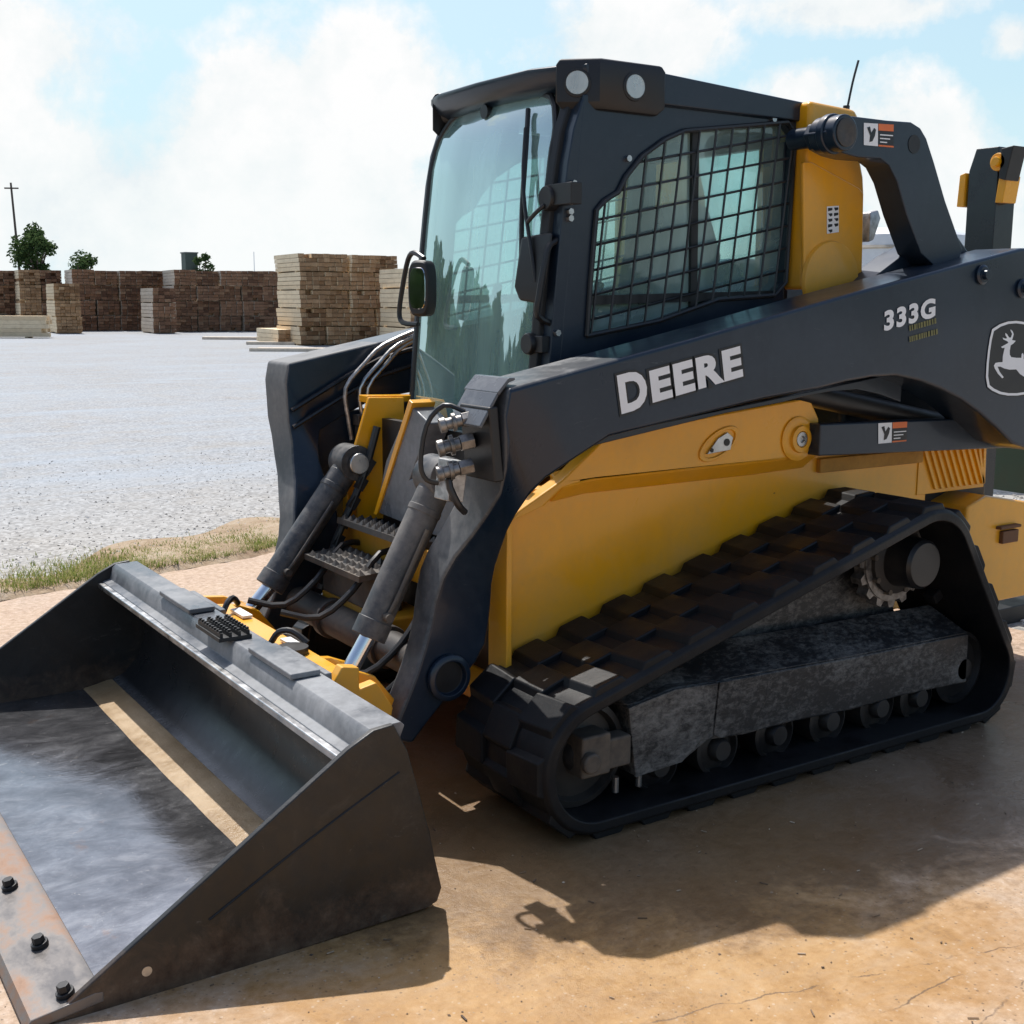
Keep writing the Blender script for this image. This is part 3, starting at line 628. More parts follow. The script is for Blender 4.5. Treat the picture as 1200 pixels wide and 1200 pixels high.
def undercarriage(s):
    yo, yi = .985, .545
    mb = MB()
    sec = []
    for i in range(NS):
        p = Vector(path[i]); n = nrm(i); q = p-n*BELT
        e = p-n*.010
        sec += [(e.x, s*yo, e.y), (p.x, s*(yo-.015), p.y), (p.x, s*(yi+.015), p.y), (e.x, s*yi, e.y), (q.x, s*yi, q.y), (q.x, s*yo, q.y)]
    mb.add(sec, [(i*6+k, i*6+(k+1) % 6, ((i+1) % NS)*6+(k+1) % 6, ((i+1) % NS)*6+k) for i in range(NS) for k in range(6)])
    def lug(i0, w0, w1, ya, yb, h, base=2.1, top=1.25, skew=0):
        # trapezoid block following the belt
        pts = []
        for yy, sk in ((ya, 0), (yb, skew)):
            row = []
            for off, hh in ((-base, -.004), (-top, h), (top, h), (base, -.004)):
                f = (i0+off+sk); i = math.floor(f); w = f-i
                p = Vector(path[i % NS])*(1-w)+Vector(path[(i+1) % NS])*w; n = nrm(i % NS); q = p+n*hh; row.append((q.x, s*yy, q.y))
            pts += row
        mb.add(pts, [(0, 1, 5, 4), (1, 2, 6, 5), (2, 3, 7, 6), (0, 3, 2, 1), (4, 5, 6, 7)])
    for k in range(NL):
        i0 = k*8
        lug(i0, 0, 0, yo-.012, yo-.165, LUG, 2.9, 2.0, .5)
        lug(i0+4, 0, 0, yo-.150, yo-.290, LUG*.95, 3.0, 2.1, 0)
        lug(i0, 0, 0, yi+.150, yi+.004, LUG, 3.0, 2.0, -.5)
        # inner drive lugs
        for yy in (.765,):
            p = Vector(path[i0]); n = nrm(i0); q = p-n*(BELT+.02); a = math.atan2(n.y, n.x)
            mb.box((q.x, s*yy, q.y), (.045, .05, .04), Matrix.Rotation(-(a), 3, 'Y'))
    # track frame
    fb = MB()
    yp = .90
    poly = [(p[0], p[1]) for p in xz([(735, 828), (790, 806), (860, 795), (1000, 770), (1136, 742), (1133, 800), (1060, 815), (1000, 832), (930, 846), (870, 862), (830, 868), (800, 893), (745, 911)], -yp)]
    fb.prism(poly, s*yp, s*.66)
    fb.prism([(.25, .30), (.40, .43), (.80, .50), (1.20, .60), (1.45, .68), (1.55, .55), (1.62, .30)], s*.70, s*.56)
    # sloping upper shelf of the frame
    top = xz([(735, 828), (860, 795), (1000, 770), (1136, 742)], -yp)
    fb.loft([[(a, s*yp, b+.001), (a-.02, s*.74, b+.075), (a-.02, s*.72, b-.03)] for a, b in top])
    FR = fb.build('undercarriage', M['frame'], L, bevel=.008)
    for pts in ([(737, 830), (792, 808), (842, 800), (836, 850), (800, 893), (745, 911)], [(845, 800), (905, 789), (900, 820), (884, 856), (845, 866), (838, 862)]):
        gb = MB(); gb.prism(xz(pts, -.91), s*(.91 if pts[0][0] < 800 else .906), s*.899); gb.build('guard_plate', M['frame'], FR, bevel=.003)
    mb.build('rubber_track', M['rubber'], FR, bevel=.006, smooth=30)
    wb = MB()
    def wheel(name, c, r, y0, y1, mat, hub=.4):
        w = MB(); a, b = s*y0, s*y1; e = (b-a)
        w.lathe([(0, 0), (r*hub*.8, 0), (r*hub, e*.06), (r*hub, e*.12), (r*.82, e*.16), (r*.88, e*.08), (r, e*.10), (r, e*.40), (r*.7, e*.42), (r*.7, e*.58), (r, e*.60), (r, e*.90), (r*.88, e*.95), (0, e)], (c[0], a, c[1]), n=36)
        return w.build(name, mat, FR, smooth=40)
    wheel('front_idler', CI, RI-BELT-.002, .90, .64, M['roller'], .35)
    wheel('rear_idler', CR, RRr-BELT-.002, .90, .64, M['roller'], .35)
    for x in (.36, .60, .84, 1.08, 1.32, 1.52): wheel('track_roller', (x, .125), .083, .90, .64, M['roller'], .45)
    # tensioner block and grease points in front
    w = MB(); c = up(697, 885, 'y', -.93); w.box((c.x, s*.90, c.z), (.10, .08, .12)); w.box((c.x+.07, s*.90, c.z-.01), (.12, .06, .09)); w.cyl((c.x-.03, s*.94, c.z-.01), (c.x-.03, s*.965, c.z-.01), .03, n=18); w.build('tension_yoke', M['grime'], FR, bevel=.008)
    for u, v in ((721, 922), (748, 915)):
        w = MB(); c = up(u, v, 'y', -.90); w.cyl((c.x, s*.90, c.z-.015), (c.x, s*.90, c.z+.03), .010, n=10); w.build('frame_bolt', M['steel'], FR)
    # sprocket with teeth
    w = MB(); n = 16; out = []; CH = (1.465, .603)
    for k in range(n):
        a = 2*math.pi*k/n
        for da, r in ((-.13, .150), (-.07, .172), (.07, .172), (.13, .150)): out.append((CH[0]+r*math.cos(a+da), CH[1]+r*math.sin(a+da)))
    w.ring(out, circ_pts(CH, .085, 24), s*.79, s*.745, CH); w.ring(circ_pts(CH, .148, 32), circ_pts(CH, .080, 24), s*.795, s*.789, CH)
    w.build('drive_sprocket', M['fitting'], FR, bevel=.002)
    w = MB(); w.lathe([(.0, 0), (.074, 0), (.084, -s*.012), (.09, -s*.10), (.12, -s*.11), (.125, -s*.2), (0, -s*.2)], (CH[0], s*.92, CH[1])); w.build('drive_hub', M['roller'], FR, bevel=.002)
    for k in range(9):
        a = 2*math.pi*k/9+.2; w = MB(); x, z = CH[0]+.118*math.cos(a), CH[1]+.118*math.sin(a); w.cyl((x, s*.79, z), (x, s*.815, z), .011, n=6); w.build('hub_bolt', M['grime'], FR)
for s in (-1, 1): undercarriage(s)

# ---------------- cab
YL, YR = -.46, .40
so = [(.365, 2.06), (1.275, 2.06), (1.225, 1.5), (1.21, 1.08), (.27, 1.08), (.315, 1.55)]
hole = xz([(688, 392), (692, 330), (699, 247), (708, 236), (724, 226), (733, 208), (752, 184), (778, 165), (800, 155), (920, 145), (929, 158), (918, 330), (905, 345), (840, 350), (770, 375)], YL)
C_ = MB()
for y in (YL, YR):
    d = .035 if y < 0 else -.035
    C_.ring(so, hole, y, y+d, (.78, 1.68))
# rear wall with window, floor, front pillars, header
rear = MB()
C_.box((1.235, 0, 1.20), (.04, YR-YL-.08, .45)); C_.box((1.25, 0, 2.03), (.04, YR-YL-.08, .10))
for y in (YL+.075, YR-.075): C_.box((1.243, y, 1.70), (.04, .10, .58))
C_.box((.78, -.03, .92), (.86, YR-YL-.075, .03))
def wx(z): 
    T = [(.78, .25), (.90, .236), (1.1, .24), (1.3, .258), (1.5, .275), (1.7, .295), (1.9, .32), (2.0, .345), (2.06, .372), (2.12, .41)]
    for (a, b), (c, d) in zip(T, T[1:]):
        if z <= c: return b+(d-b)*max(0, (z-a))/(c-a)
    return T[-1][1]
for y0, y1 in ((YL+.001, YL+.075), (YR-.03, YR-.001)):
    zs = [1.05+.101*k for k in range(11)]
    C_.loft([[(wx(z)-.004, y0, z), (wx(z)-.004, y1, z), (wx(z)+.07, y1, z), (wx(z)+.07, y0, z)] for z in zs])
CAB = C_.build('cab', M['cab'], L, bevel=.006)
# roof with visor
rf = MB()
outl = [(1.285, -.475), (.66, -.478), (.375, -.46), (.335, -.40), (.285, -.28), (.275, 0), (.285, .26), (.32, .37), (.40, .415), (1.285, .42)]
def rz(x): return 2.155-.035*max(0, (x-.6))/.7
n = len(outl)
inn_ = [(.78+(x-.78)*.94, y*.94) for x, y in outl]
rf.loft([[(.78+(x-.78)*.90, y*.93, 2.045 if x > .45 else 2.075) for x, y in outl], [(x+(.02 if x < .4 else 0), y, 2.055 if x > .5 else 2.095) for x, y in outl], [(x, y, rz(x)-.035 if x > .5 else 2.128) for x, y in outl], [(x, y, rz(x)-.008 if x > .5 else 2.146) for x, y in outl], [(a, b, rz(a)) for a, b in inn_], [(.78+(x-.78)*.5, y*.5, 2.165) for x, y in outl]])
RF = rf.build('roof', M['cab'], CAB, bevel=.004, smooth=40)
def lamp(c, nv, r, parent):
    c, nv = Vector(c), Vector(nv).normalized()
    mb = MB(); mb.cyl(c-nv*.06, c+nv*.004, r*1.25, n=28, caps=True); o = mb.build('work_light', M['black'], parent, bevel=.004)
    mb = MB(); mb.cyl(c+nv*.0042, c+nv*.008, r, n=28); mb.build('lamp_lens', M['lens'], o)
    mb = MB(); mb.cyl(c+nv*.001, c+nv*.0040, r*.98, n=28); mb.build('lamp_reflector', M['lampwhite'], o)
M['lampwhite'] = simple('lamp_reflector', (.75, .75, .74), .25, .3, var=.1, scale=60)
for s in (-1, 1):
    # lamp pod on the roof corner: two faces
    c2 = up(703, 100, 'y', -.482); x2 = c2.x; c1 = up(650, 104, 'x', .305); y1 = -c1.y
    pod = [(.305, s*y1), (x2, s*.482), (.655, s*.487), (.66, s*.38), (.46, s*(y1-.03))]
    kf = 1. if s < 0 else .85
    def sc2(k, z): return [(.50+(a-.50)*k, kf*(s*.40+(b-s*.40)*k), z) for a, b in pod]
    mb = MB(); mb.loft([sc2(.86, 2.018), sc2(1, 2.04), sc2(1, 2.145), sc2(.93, 2.163), sc2(.5, 2.170)])
    PD = mb.build('lamp_pod', M['black'], CAB, bevel=.006)
    n1_ = Vector((-(.482-y1), s*-(.305-x2), 0)).normalized(); n1_ = Vector((-abs(n1_.x), s*abs(n1_.y), 0)); n2_ = Vector((-.02, s, 0))
    lamp((( .305+x2)/2, kf*s*(y1+.482)/2, 2.093), n1_, .033, CAB); lamp(((x2+.655)/2+.003, kf*s*.4845, 2.093), n2_, .034, CAB)
# windshield and black seal
ZB, ZT = .80, 2.10
def wsh(y, z): return wx(z)-.045*(1-((y+.02)/.42)**2)-.004
def outline(z):
    # half width of the glass at height z: rounded top corners, narrower foot
    w = .372
    if z > 1.93: w = .372-.17*(1-math.sqrt(max(0, 1-((z-1.93)/.17)**2)))
    if z < 1.12: w = .372-.10*((1.12-z)/.32)
    return w
g = MB(); g.grid(lambda u, v: (wsh(((2*u-1)*outline(ZB+(ZT-ZB)*v))-.0, ZB+(ZT-ZB)*v), (2*u-1)*outline(ZB+(ZT-ZB)*v)-.018, ZB+(ZT-ZB)*v), 24, 40)
WS = g.build('windshield', M['windshield'], CAB, smooth=180)
e = MB(); pts = []
NN = 40
for k in range(NN+1): z = ZB+(ZT-ZB)*k/NN; pts.append(Vector((wsh(outline(z), z), outline(z)-.018, z)))
for k in range(NN, -1, -1): z = ZB+(ZT-ZB)*k/NN; pts.append(Vector((wsh(-outline(z), z), -outline(z)-.018, z)))
e.tube(pts+[pts[0]], .011, 8, 0); e.build('windshield_seal', M['black'], CAB)
# lower front of the door below the pillar and body behind the glass
mb = MB(); mb.box((.42, 0, 1.03), (.30, .76, .16)); mb.build('dash_panel', M['black'], CAB, bevel=.01)
# door frame right beside the glass
mb = MB(); mb.loft([[(wx(z)-.030, YL+.07, z), (wx(z)-.02, YL+.045, z), (wx(z)+.02, YL+.04, z), (wx(z)+.02, YL+.075, z)] for z in [1.05+.1*k for k in range(11)]]); mb.build('door_frame', M['black'], CAB, bevel=.004)
# side windows and rear window
hs = [(.78+(a-.78)*1.03, 1.68+(b-1.68)*1.03) for a, b in hole]
for y in (YL+.03, YR-.03):
    mb = MB(); tri = tessellate_polygon([[Vector((a, b, 0)) for a, b in hs]]); mb.add([(a, y, b) for a, b in hs], [tuple(t) for t in tri]); mb.build('side_window', M['sideglass'], CAB, smooth=0)
    mb = MB(); q = xz([(820, 150)], YL)[0]; q2 = xz([(818, 350)], YL)[0]; mb.loft([[(q[0]-.014, y-.012, q[1]+.02), (q[0]+.014, y-.012, q[1]+.02), (q[0]+.014, y+.012, q[1]+.02), (q[0]-.014, y+.012, q[1]+.02)], [(q2[0]-.014, y-.012, q2[1]-.05), (q2[0]+.014, y-.012, q2[1]-.05), (q2[0]+.014, y+.012, q2[1]-.05), (q2[0]-.014, y+.012, q2[1]-.05)]]); mb.build('window_divider', M['black'], CAB)
    mb = MB(); a, b = xz([(688, 352)], YL)[0], xz([(925, 345)], YL)[0]; mb.loft([[(p[0], y-.02, p[1]-.014), (p[0], y+.02, p[1]-.014), (p[0], y+.02, p[1]+.014), (p[0], y-.02, p[1]+.014)] for p in (a, b)]); mb.build('window_sill', M['black'], CAB)
mb = MB(); mb.add([(1.245, -.36, 1.40), (1.245, .34, 1.40), (1.255, .34, 2.0), (1.255, -.36, 2.0)], [(0, 1, 2, 3)]); mb.build('rear_window', M['sideglass'], CAB)
# wire guards over the side windows
def clip_seg(p, d, poly):
    ts = []
    for i in range(len(poly)):
        a = Vector(poly[i]); e = Vector(poly[(i+1) % len(poly)])-a; den = d.x*e.y-d.y*e.x
        if abs(den) < 1e-9: continue
        w = a-p; t = (w.x*e.y-w.y*e.x)/den; k = (w.x*d.y-w.y*d.x)/den
        if 0 <= k <= 1: ts.append(t)
    ts.sort(); return [(ts[i], ts[i+1]) for i in range(0, len(ts)-1, 2)]
gp = [(.78+(a-.78)*1.012, 1.68+(b-1.68)*1.012) for a, b in hole]
P_ = [Vector(q) for q in xz([(697, 275), (820, 249), (900, 160), (884, 292)], YL)]
dh = (P_[1]-P_[0]).normalized(); dvv = (P_[2]-P_[3]).normalized()
for y, sg in ((YL-.006, 1), (YR+.006, -1)):
    mb = MB(); base = Vector((.78, 1.70))
    nh = Vector((-dh.y, dh.x)); nv = Vector((-dvv.y, dvv.x))
    for dd, nn_, sp in ((dh, nh, .072), (dvv, nv, .068)):
        for k in range(-14, 15):
            p = base+nn_*(sp*k)
            for t0, t1 in clip_seg(p, dd, gp):
                a, b = p+dd*t0, p+dd*t1
                yy = y+(.0035*sg if dd is dh else -.0035*sg)
                mb.cyl((a.x, yy, a.y), (b.x, yy, b.y), .0042, n=6)
    G = mb.build('window_guard', M['wire'], CAB, smooth=60)
    mb = MB(); N_ = len(gp); mb.tube([(p[0], y, p[1]) for p in gp]+[(gp[0][0], y, gp[0][1])], .008, 8, 0); mb.build('guard_rim', M['wire'], G)
    for u, v in ((735, 186), (905, 140)):
        q = xz([(u, v)], YL)[0]; mb = MB(); mb.cyl((q[0], y+.006*sg, q[1]), (q[0], y-.006*sg, q[1]), .0095, n=12); mb.build('guard_bolt', M['steel'], G)
# roof groove on the side
mb = MB(); a, b = xz([(765, 122)], YL-.003)[0], xz([(944, 139)], YL-.003)[0]
mb.box(((a[0]+b[0])/2, YL-.002, (a[1]+b[1])/2), (abs(b[0]-a[0]), .004, .006)); mb.build('roof_seam', M['black'], CAB)
# seat and headrest, controls
mb = MB(); mb.box((.82, 0, 1.22), (.46, .5, .16)); mb.loft([[(1.00, -.24, 1.28), (1.00, .24, 1.28), (1.10, .24, 1.28), (1.10, -.24, 1.28)], [(1.06, -.24, 1.62), (1.06, .24, 1.62), (1.15, .24, 1.62), (1.15, -.24, 1.62)], [(1.08, -.15, 1.80), (1.08, .15, 1.80), (1.16, .15, 1.80), (1.16, -.15, 1.80)]]); mb.build('seat', M['seat'], CAB, bevel=.03, seg=3)
for s in (-1, 1):
    mb = MB(); mb.box((.70, s*.30-.01, 1.30), (.42, .12, .14)); mb.tube([(.56, s*.30-.01, 1.36), (.54, s*.30-.01, 1.46), (.55, s*.30-.01, 1.52)], .018); mb.build('control_console', M['black'], CAB, bevel=.01)
# wiper on the glass
def wpt(u, v, off=.02):
    x = .27
    for _ in range(6):
        p = up(u, v, 'x', x); x = wsh(p.y, p.z)-off
    return up(u, v, 'x', x)
mb = MB(); mb.tube([wpt(619, 128), wpt(616, 180), wpt(612, 240), wpt(611, 300)], .008); mb.tube([wpt(616, 150, .03), wpt(613, 220, .035), wpt(622, 290, .04), wpt(628, 330, .035)], .006); WP = mb.build('wiper', M['black'], CAB)
mb = MB(); mb.loft([[wpt(611, 278, .0), wpt(648, 272, .0), wpt(648, 272, .03), wpt(611, 278, .03)], [wpt(603, 336, .0), wpt(640, 330, .0), wpt(640, 330, .04), wpt(603, 336, .04)], [wpt(609, 352, .0), wpt(632, 356, .0), wpt(632, 356, .03), wpt(609, 352, .03)]]); mb.build('wiper_motor', M['black'], WP, bevel=.008)
mb = MB(); mb.lathe([(0, 0), (.022, 0), (.022, .02), (0, .02)], wpt(567, 131, .015), 'x', 16); mb.build('glass_knob', M['black'], CAB)
# door handle, hinges, grab rail
mb = MB(); a = wpt(638, 232, .03); mb.lathe([(0, 0), (.034, 0), (.038, .01), (.038, .04), (0, .04)], a, 'x', 20); mb.box(a+Vector((.03, -.055, .008)), (.04, .13, .062)); mb.tube([a+Vector((0, 0, -.02)), a+Vector((-.02, .02, -.045)), a+Vector((-.03, .045, -.07))], .007); mb.build('door_handle', M['black'], CAB, bevel=.003)
mb = MB(); a = wpt(616, 403, .03); mb.lathe([(0, 0), (.03, 0), (.034, .01), (.034, .03), (0, .03)], a, 'x', 20); mb.box(a+Vector((.03, -.03, 0)), (.03, .07, .05)); mb.build('door_hinge', M['black'], CAB, bevel=.003)
mb = MB(); mb.tube([up(664, 280, 'y', -.44), up(645, 286, 'y', -.445), up(638, 310, 'y', -.45), up(632, 345, 'y', -.45), up(630, 370, 'y', -.445), up(648, 380, 'y', -.44)], .010); mb.build('grab_rail', M['black'], CAB)
for u, v in ((671, 215), (667, 248), (667, 256), (652, 390)):
    mb = MB(); q = up(u, v, 'y', -.462); mb.cyl(q-Vector((0, .012, 0)), q+Vector((0, .02, 0)), .010, n=6); mb.build('hinge_bolt', M['steel'], CAB)
# mirror on the far side
mb = MB(); XM = .15
mb.tube([up(497, 303, 'x', XM), up(485, 296, 'x', XM), up(478, 305, 'x', XM), up(472, 335, 'x', XM), up(468, 365, 'x', XM), up(472, 378, 'x', XM), up(490, 380, 'x', XM)], .009); MR = mb.build('mirror_bracket', M['black'], CAB)
c = up(496, 338, 'x', XM)
ov = [(math.copysign(abs(math.cos(a))**.5, math.cos(a))*.045, math.copysign(abs(math.sin(a))**.6, math.sin(a))*.092) for a in [k*math.pi/16 for k in range(32)]]
Rm = Matrix.Rotation(rad(22), 3, 'Z')
def mo(sc_, dx): return [c+Rm @ Vector((dx, a*sc_, b*sc_)) for a, b in ov]
mb = MB(); mb.loft([mo(.9, -.03), mo(1, -.02), mo(1, .015), mo(.85, .02)]); mb.build('mirror_housing', M['black'], MR, bevel=.003)
mb = MB(); mb.loft([mo(.74, -.0305), mo(.72, -.0325)]); mb.build('mirror_glass', M['mirror'], MR)
mb = MB(); mb.tube([up(520, 290, 'y', .44), up(517, 240, 'y', .45), up(512, 200, 'y', .45), up(510, 178, 'y', .45)], .008); mb.tube([up(522, 128, 'y', .45), up(517, 145, 'y', .46), up(522, 162, 'y', .45)], .006); mb.build('grab_handle', M['black'], CAB)
# louvre of hose fitting behind cab: yellow rear tower
YH = -.52
tow = xz([(940, 340), (950, 117), (1004, 128), (1007, 135), (1008, 178), (1013, 205), (1014, 225), (1010, 330)], YH)
mb = MB(); mb.prism(tow, -YH, -YH-.24); mb.build('engine_tower', M['yellow'], L, bevel=.018, seg=3)
mb = MB(); mb.prism(tow, YH, YH+.24); TW = mb.build('engine_tower', M['yellow'], L, bevel=.018, seg=3)
mb = MB(); tp_ = xz([(941, 190), (952, 190), (1007, 220), (1012, 226), (1010, 322), (942, 322)], YH-.004); mb.prism([tp_[0], tp_[1], tp_[2], tp_[3], tp_[4], tp_[5]], YH-.006, YH+.01); mb.build('tower_panel', M['yellow'], TW, bevel=.006)
mb = MB(); q = up(972, 322, 'y', YH-.006); mb.lathe([(.135, 0), (.13, -.014), (.10, -.02), (0, -.022)], (q.x, YH-.006, q.z-.02)); mb.build('tower_bulge', M['yellow'], TW, bevel=.002)
mb = MB(); P4 = [up(u, v, 'y', YH-.0075) for u, v in ((969, 242), (983, 241), (983, 272), (969, 274))]; mb.add(P4, [(0, 1, 2, 3)]); mb.build('service_decal', M['white'], TW, smooth=0)
mb = MB()
for k in range(9):
    a, b = (k % 2)*.5+.08, (k//2)*.2+.06
    def q4(s_, t_): return (P4[0]*(1-s_)+P4[1]*s_)*(1-t_)+(P4[3]*(1-s_)+P4[2]*s_)*t_-Vector((0, .001, 0))
    mb.add([q4(a, b), q4(a+.36, b), q4(a+.36, b+.09), q4(a+.1*(k % 3), b+.12)], [(0, 1, 2, 3)])
mb.build('decal_print', M['decalblack'], TW, smooth=0)
mb = MB(); q = up(1014, 265, 'y', -.3); mb.loft([[q+Vector((0, -.02, -.06)), q+Vector((.03, -.02, -.05)), q+Vector((.03, .02, -.05)), q+Vector((0, .02, -.06))], [q+Vector((-.01, -.03, .0)), q+Vector((.05, -.03, .03)), q+Vector((.05, .03, .03)), q+Vector((-.01, .03, .0))], [q+Vector((-.0, -.02, .05)), q+Vector((.045, -.02, .06)), q+Vector((.045, .02, .06)), q+Vector((0, .02, .05))]]); mb.build('rear_lamp', M['alu'], TW, bevel=.006)
q = up(992, 124, 'y', -.38)
mb = MB(); mb.cyl((q.x-.005, -.38, q.z-.12), q, .012, n=10); e2 = up(1006, 71, 'y', -.38); mb.tube([q-Vector((0, 0, .03)), (q+e2)/2, e2], .0045, 6); mb.build('antenna', M['black'], L)
# deck behind the tower between the arms
mb = MB(); mb.box((1.95, 0, 1.20), (.9, 1.0, .5)); mb.build('engine_cover', M['dark'], L, bevel=.03)
mb = MB(); mb.prism(xz([(1040, 300), (1065, 286), (1105, 278), (1120, 300), (1080, 330), (1000, 350), (1000, 330)], -.55), -.615, -.50); mb.build('link_gusset', M['dark'], L, bevel=.006)
# boom lift cylinders
for s in (-1, 1):
    mb = MB(); mb.cyl((1.95, s*.57, 1.02), (1.0, s*.57, 1.20), .04); o = mb.build('boom_cylinder', M['black'], L, bevel=.003)
    mb = MB(); mb.cyl((1.0, s*.57, 1.20), (.72, s*.57, 1.25), .024); mb.build('cylinder_rod', M['chrome'], o)
#@@SETTING
SKY_S, CLOUD_S, SUN_S, EXPO = .12, .80, 4.0, .32
# ================================================================== SETTING
def gp_(u, v): return up(u, v, 'z', 0)
# ---------------- ground
def m_gravel():
    t = NT('gravel_yard'); a = t.noise(.35, 6, .6); vor = t.n('ShaderNodeTexVoronoi', _Scale=42.); t.l(t.co(), vor.inputs[0])
    v2 = t.n('ShaderNodeTexVoronoi', _Scale=95.); t.l(t.co(), v2.inputs[0]); fine = t.noise(140, 4, .7); md = t.noise(2.2, 6, .65); tr = t.noise(1.2, 6, .6, stretch=(.12, 1, 1), dist=.8)
    c = t.ramp(vor.outputs['Color'], [(.0, (.15, .15, .15)), (.35, (.245, .25, .255)), (.7, (.325, .335, .345)), (1, (.42, .43, .44))])
    c = t.mix(t.rng(md, .45, .7, 0, .5), c, (.30, .26, .205))
    c = t.mix(t.rng(tr, .52, .66, 0, .5), c, (.31, .36, .415))
    c = t.mix(t.rng(a, .35, .65, 0, .35), c, (.325, .375, .43))
    sy = t.n('ShaderNodeSeparateXYZ'); t.l(t.co(), sy.inputs[0]); c = t.mix(t.math('MULTIPLY', t.rng(t.math('ADD', sy.outputs[1], t.math('MULTIPLY', md, 3.)), 8.5, 4.8), .55), c, t.ramp(vor.outputs['Color'], [(.1, (.20, .17, .13)), (.5, (.36, .32, .26)), (.9, (.50, .46, .40))]))
    nb = t.bump(vor.outputs['Distance'], .4, .008, t.bump(v2.outputs['Distance'], .3, .006))
    t.bsdf(c, .8, nb, 0, .3); return t.m
mb = MB(); mb.grid(lambda u, v: (-1500+3000*u, -1200+3400*v, 0), 30, 34); structure(mb.build('gravel_yard', m_gravel(), smooth=0))
def m_slab():
    t = NT('stained_concrete'); big = t.noise(.75, 7, .62, dist=.5); mid = t.noise(3.4, 8, .70, dist=.6); fine = t.noise(34, 8, .78); gr = t.noise(150, 4, .7); sw = t.noise(5, 7, .68, stretch=(1, 2.4, 1), dist=1.5)
    c = t.ramp(t.math('ADD', t.math('MULTIPLY', mid, .65), t.math('MULTIPLY', fine, .35)), [(.30, (.27, .145, .062)), (.44, (.40, .235, .108)), (.56, (.50, .32, .165)), (.70, (.54, .385, .23))])
    c = t.mix(t.rng(sw, .48, .70, 0, .55), c, (.44, .31, .195))
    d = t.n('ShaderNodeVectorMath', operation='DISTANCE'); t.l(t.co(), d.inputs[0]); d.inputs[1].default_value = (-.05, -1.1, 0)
    wash = t.rng(t.math('ADD', d.outputs['Value'], t.math('MULTIPLY', mid, 1.5)), 1.5, 2.1)   # bare pale concrete outside the washed, rust-stained spot
    pale = t.ramp(fine, [(.34, (.26, .205, .165)), (.50, (.44, .355, .295)), (.66, (.58, .50, .44))])
    c = t.mix(t.math('MULTIPLY', wash, .7), c, pale)
    c = t.mix(t.math('MULTIPLY', t.rng(big, .52, .64), .5), c, pale)
    v = t.n('ShaderNodeTexVoronoi', _Scale=110.); t.l(t.co(), v.inputs[0]); vs = t.n('ShaderNodeSeparateColor'); t.l(v.outputs['Color'], vs.inputs[0])
    near_ = t.rng(v.outputs['Distance'], .42, .30)
    c = t.mix(t.math('MULTIPLY', t.math('MULTIPLY', t.rng(vs.outputs[0], .9, .96), near_), .32), c, (.66, .60, .52))
    c = t.mix(t.math('MULTIPLY', t.math('MULTIPLY', t.rng(vs.outputs[1], .88, .98), near_), .6), c, (.10, .075, .055))
    dk = t.rng(t.noise(22, 8, .82, dist=.8), .64, .70); c = t.mix(t.math('MULTIPLY', dk, .55), c, (.12, .085, .06))
    for k, (px, py, ang) in enumerate(((.35, -1.945, 2), (.1, -2.10, 9), (.0, -1.80, -14))):
        mp = t.n('ShaderNodeMapping', vector_type='TEXTURE'); mp.inputs['Location'].default_value = (px, py, 0); mp.inputs['Rotation'].default_value = (0, 0, rad(ang)); t.l(t.co(), mp.inputs[0])
        s2 = t.n('ShaderNodeSeparateXYZ'); t.l(mp.outputs[0], s2.inputs[0])
        wv = t.math('ADD', s2.outputs[1], t.math('MULTIPLY', t.math('SUBTRACT', t.noise(6.5+k, 7, .62), .5), .07))
        ln = t.rng(t.math('ABSOLUTE', wv), .0035, .0008); br = t.rng(t.noise(4+k, 4), .46, .54)
        c = t.mix(t.math('MULTIPLY', t.math('MULTIPLY', ln, br), .75), c, (.07, .05, .04))
    # wet concrete round the track with the loader's shade darkened in; puddle film right
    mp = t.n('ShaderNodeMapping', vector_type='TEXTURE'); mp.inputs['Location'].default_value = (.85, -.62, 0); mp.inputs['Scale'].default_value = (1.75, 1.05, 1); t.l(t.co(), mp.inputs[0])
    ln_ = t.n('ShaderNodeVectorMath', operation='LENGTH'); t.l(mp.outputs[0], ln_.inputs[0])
    shade_damp = t.rng(t.math('ADD', ln_.outputs['Value'], t.math('ADD', t.math('MULTIPLY', t.math('SUBTRACT', mid, .5), .9), t.math('MULTIPLY', t.math('SUBTRACT', fine, .5), .25))), 1.08, .86)
    c = t.mix(t.math('MULTIPLY', shade_damp, .80), c, t.ramp(mid, [(.3, (.115, .075, .048)), (.7, (.20, .145, .10))]))
    pud = t.n('ShaderNodeVectorMath', operation='DISTANCE'); t.l(t.co(), pud.inputs[0]); pud.inputs[1].default_value = (1.75, -1.2, 0)
    pw = t.rng(t.math('ADD', pud.outputs['Value'], t.math('MULTIPLY', mid, .7)), 1.25, .75)
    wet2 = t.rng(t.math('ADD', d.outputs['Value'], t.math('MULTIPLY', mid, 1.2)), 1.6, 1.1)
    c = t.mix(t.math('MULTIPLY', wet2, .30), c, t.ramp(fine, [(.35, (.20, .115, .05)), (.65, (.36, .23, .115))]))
    hs = t.n('ShaderNodeHueSaturation', _Saturation=1.12, _Value=.99); t.l(c, hs.inputs['Color']); c = hs.outputs[0]
    r = t.math('SUBTRACT', .82, t.math('MAXIMUM', t.math('MULTIPLY', shade_damp, .44), t.math('MAXIMUM', t.math('MULTIPLY', pw, .68), t.math('MULTIPLY', wet2, .46))))
    r = t.math('ADD', r, t.math('MULTIPLY', t.math('SUBTRACT', fine, .5), .35))
    t.bsdf(c, r, t.bump(fine, .45, .006, t.bump(gr, .35, .002, t.bump(t.noise(9, 6), .3, .02))), 0, .45); return t.m
s1, s2_, s3 = gp_(0, 705), gp_(290, 655), gp_(335, 640)
ed = []
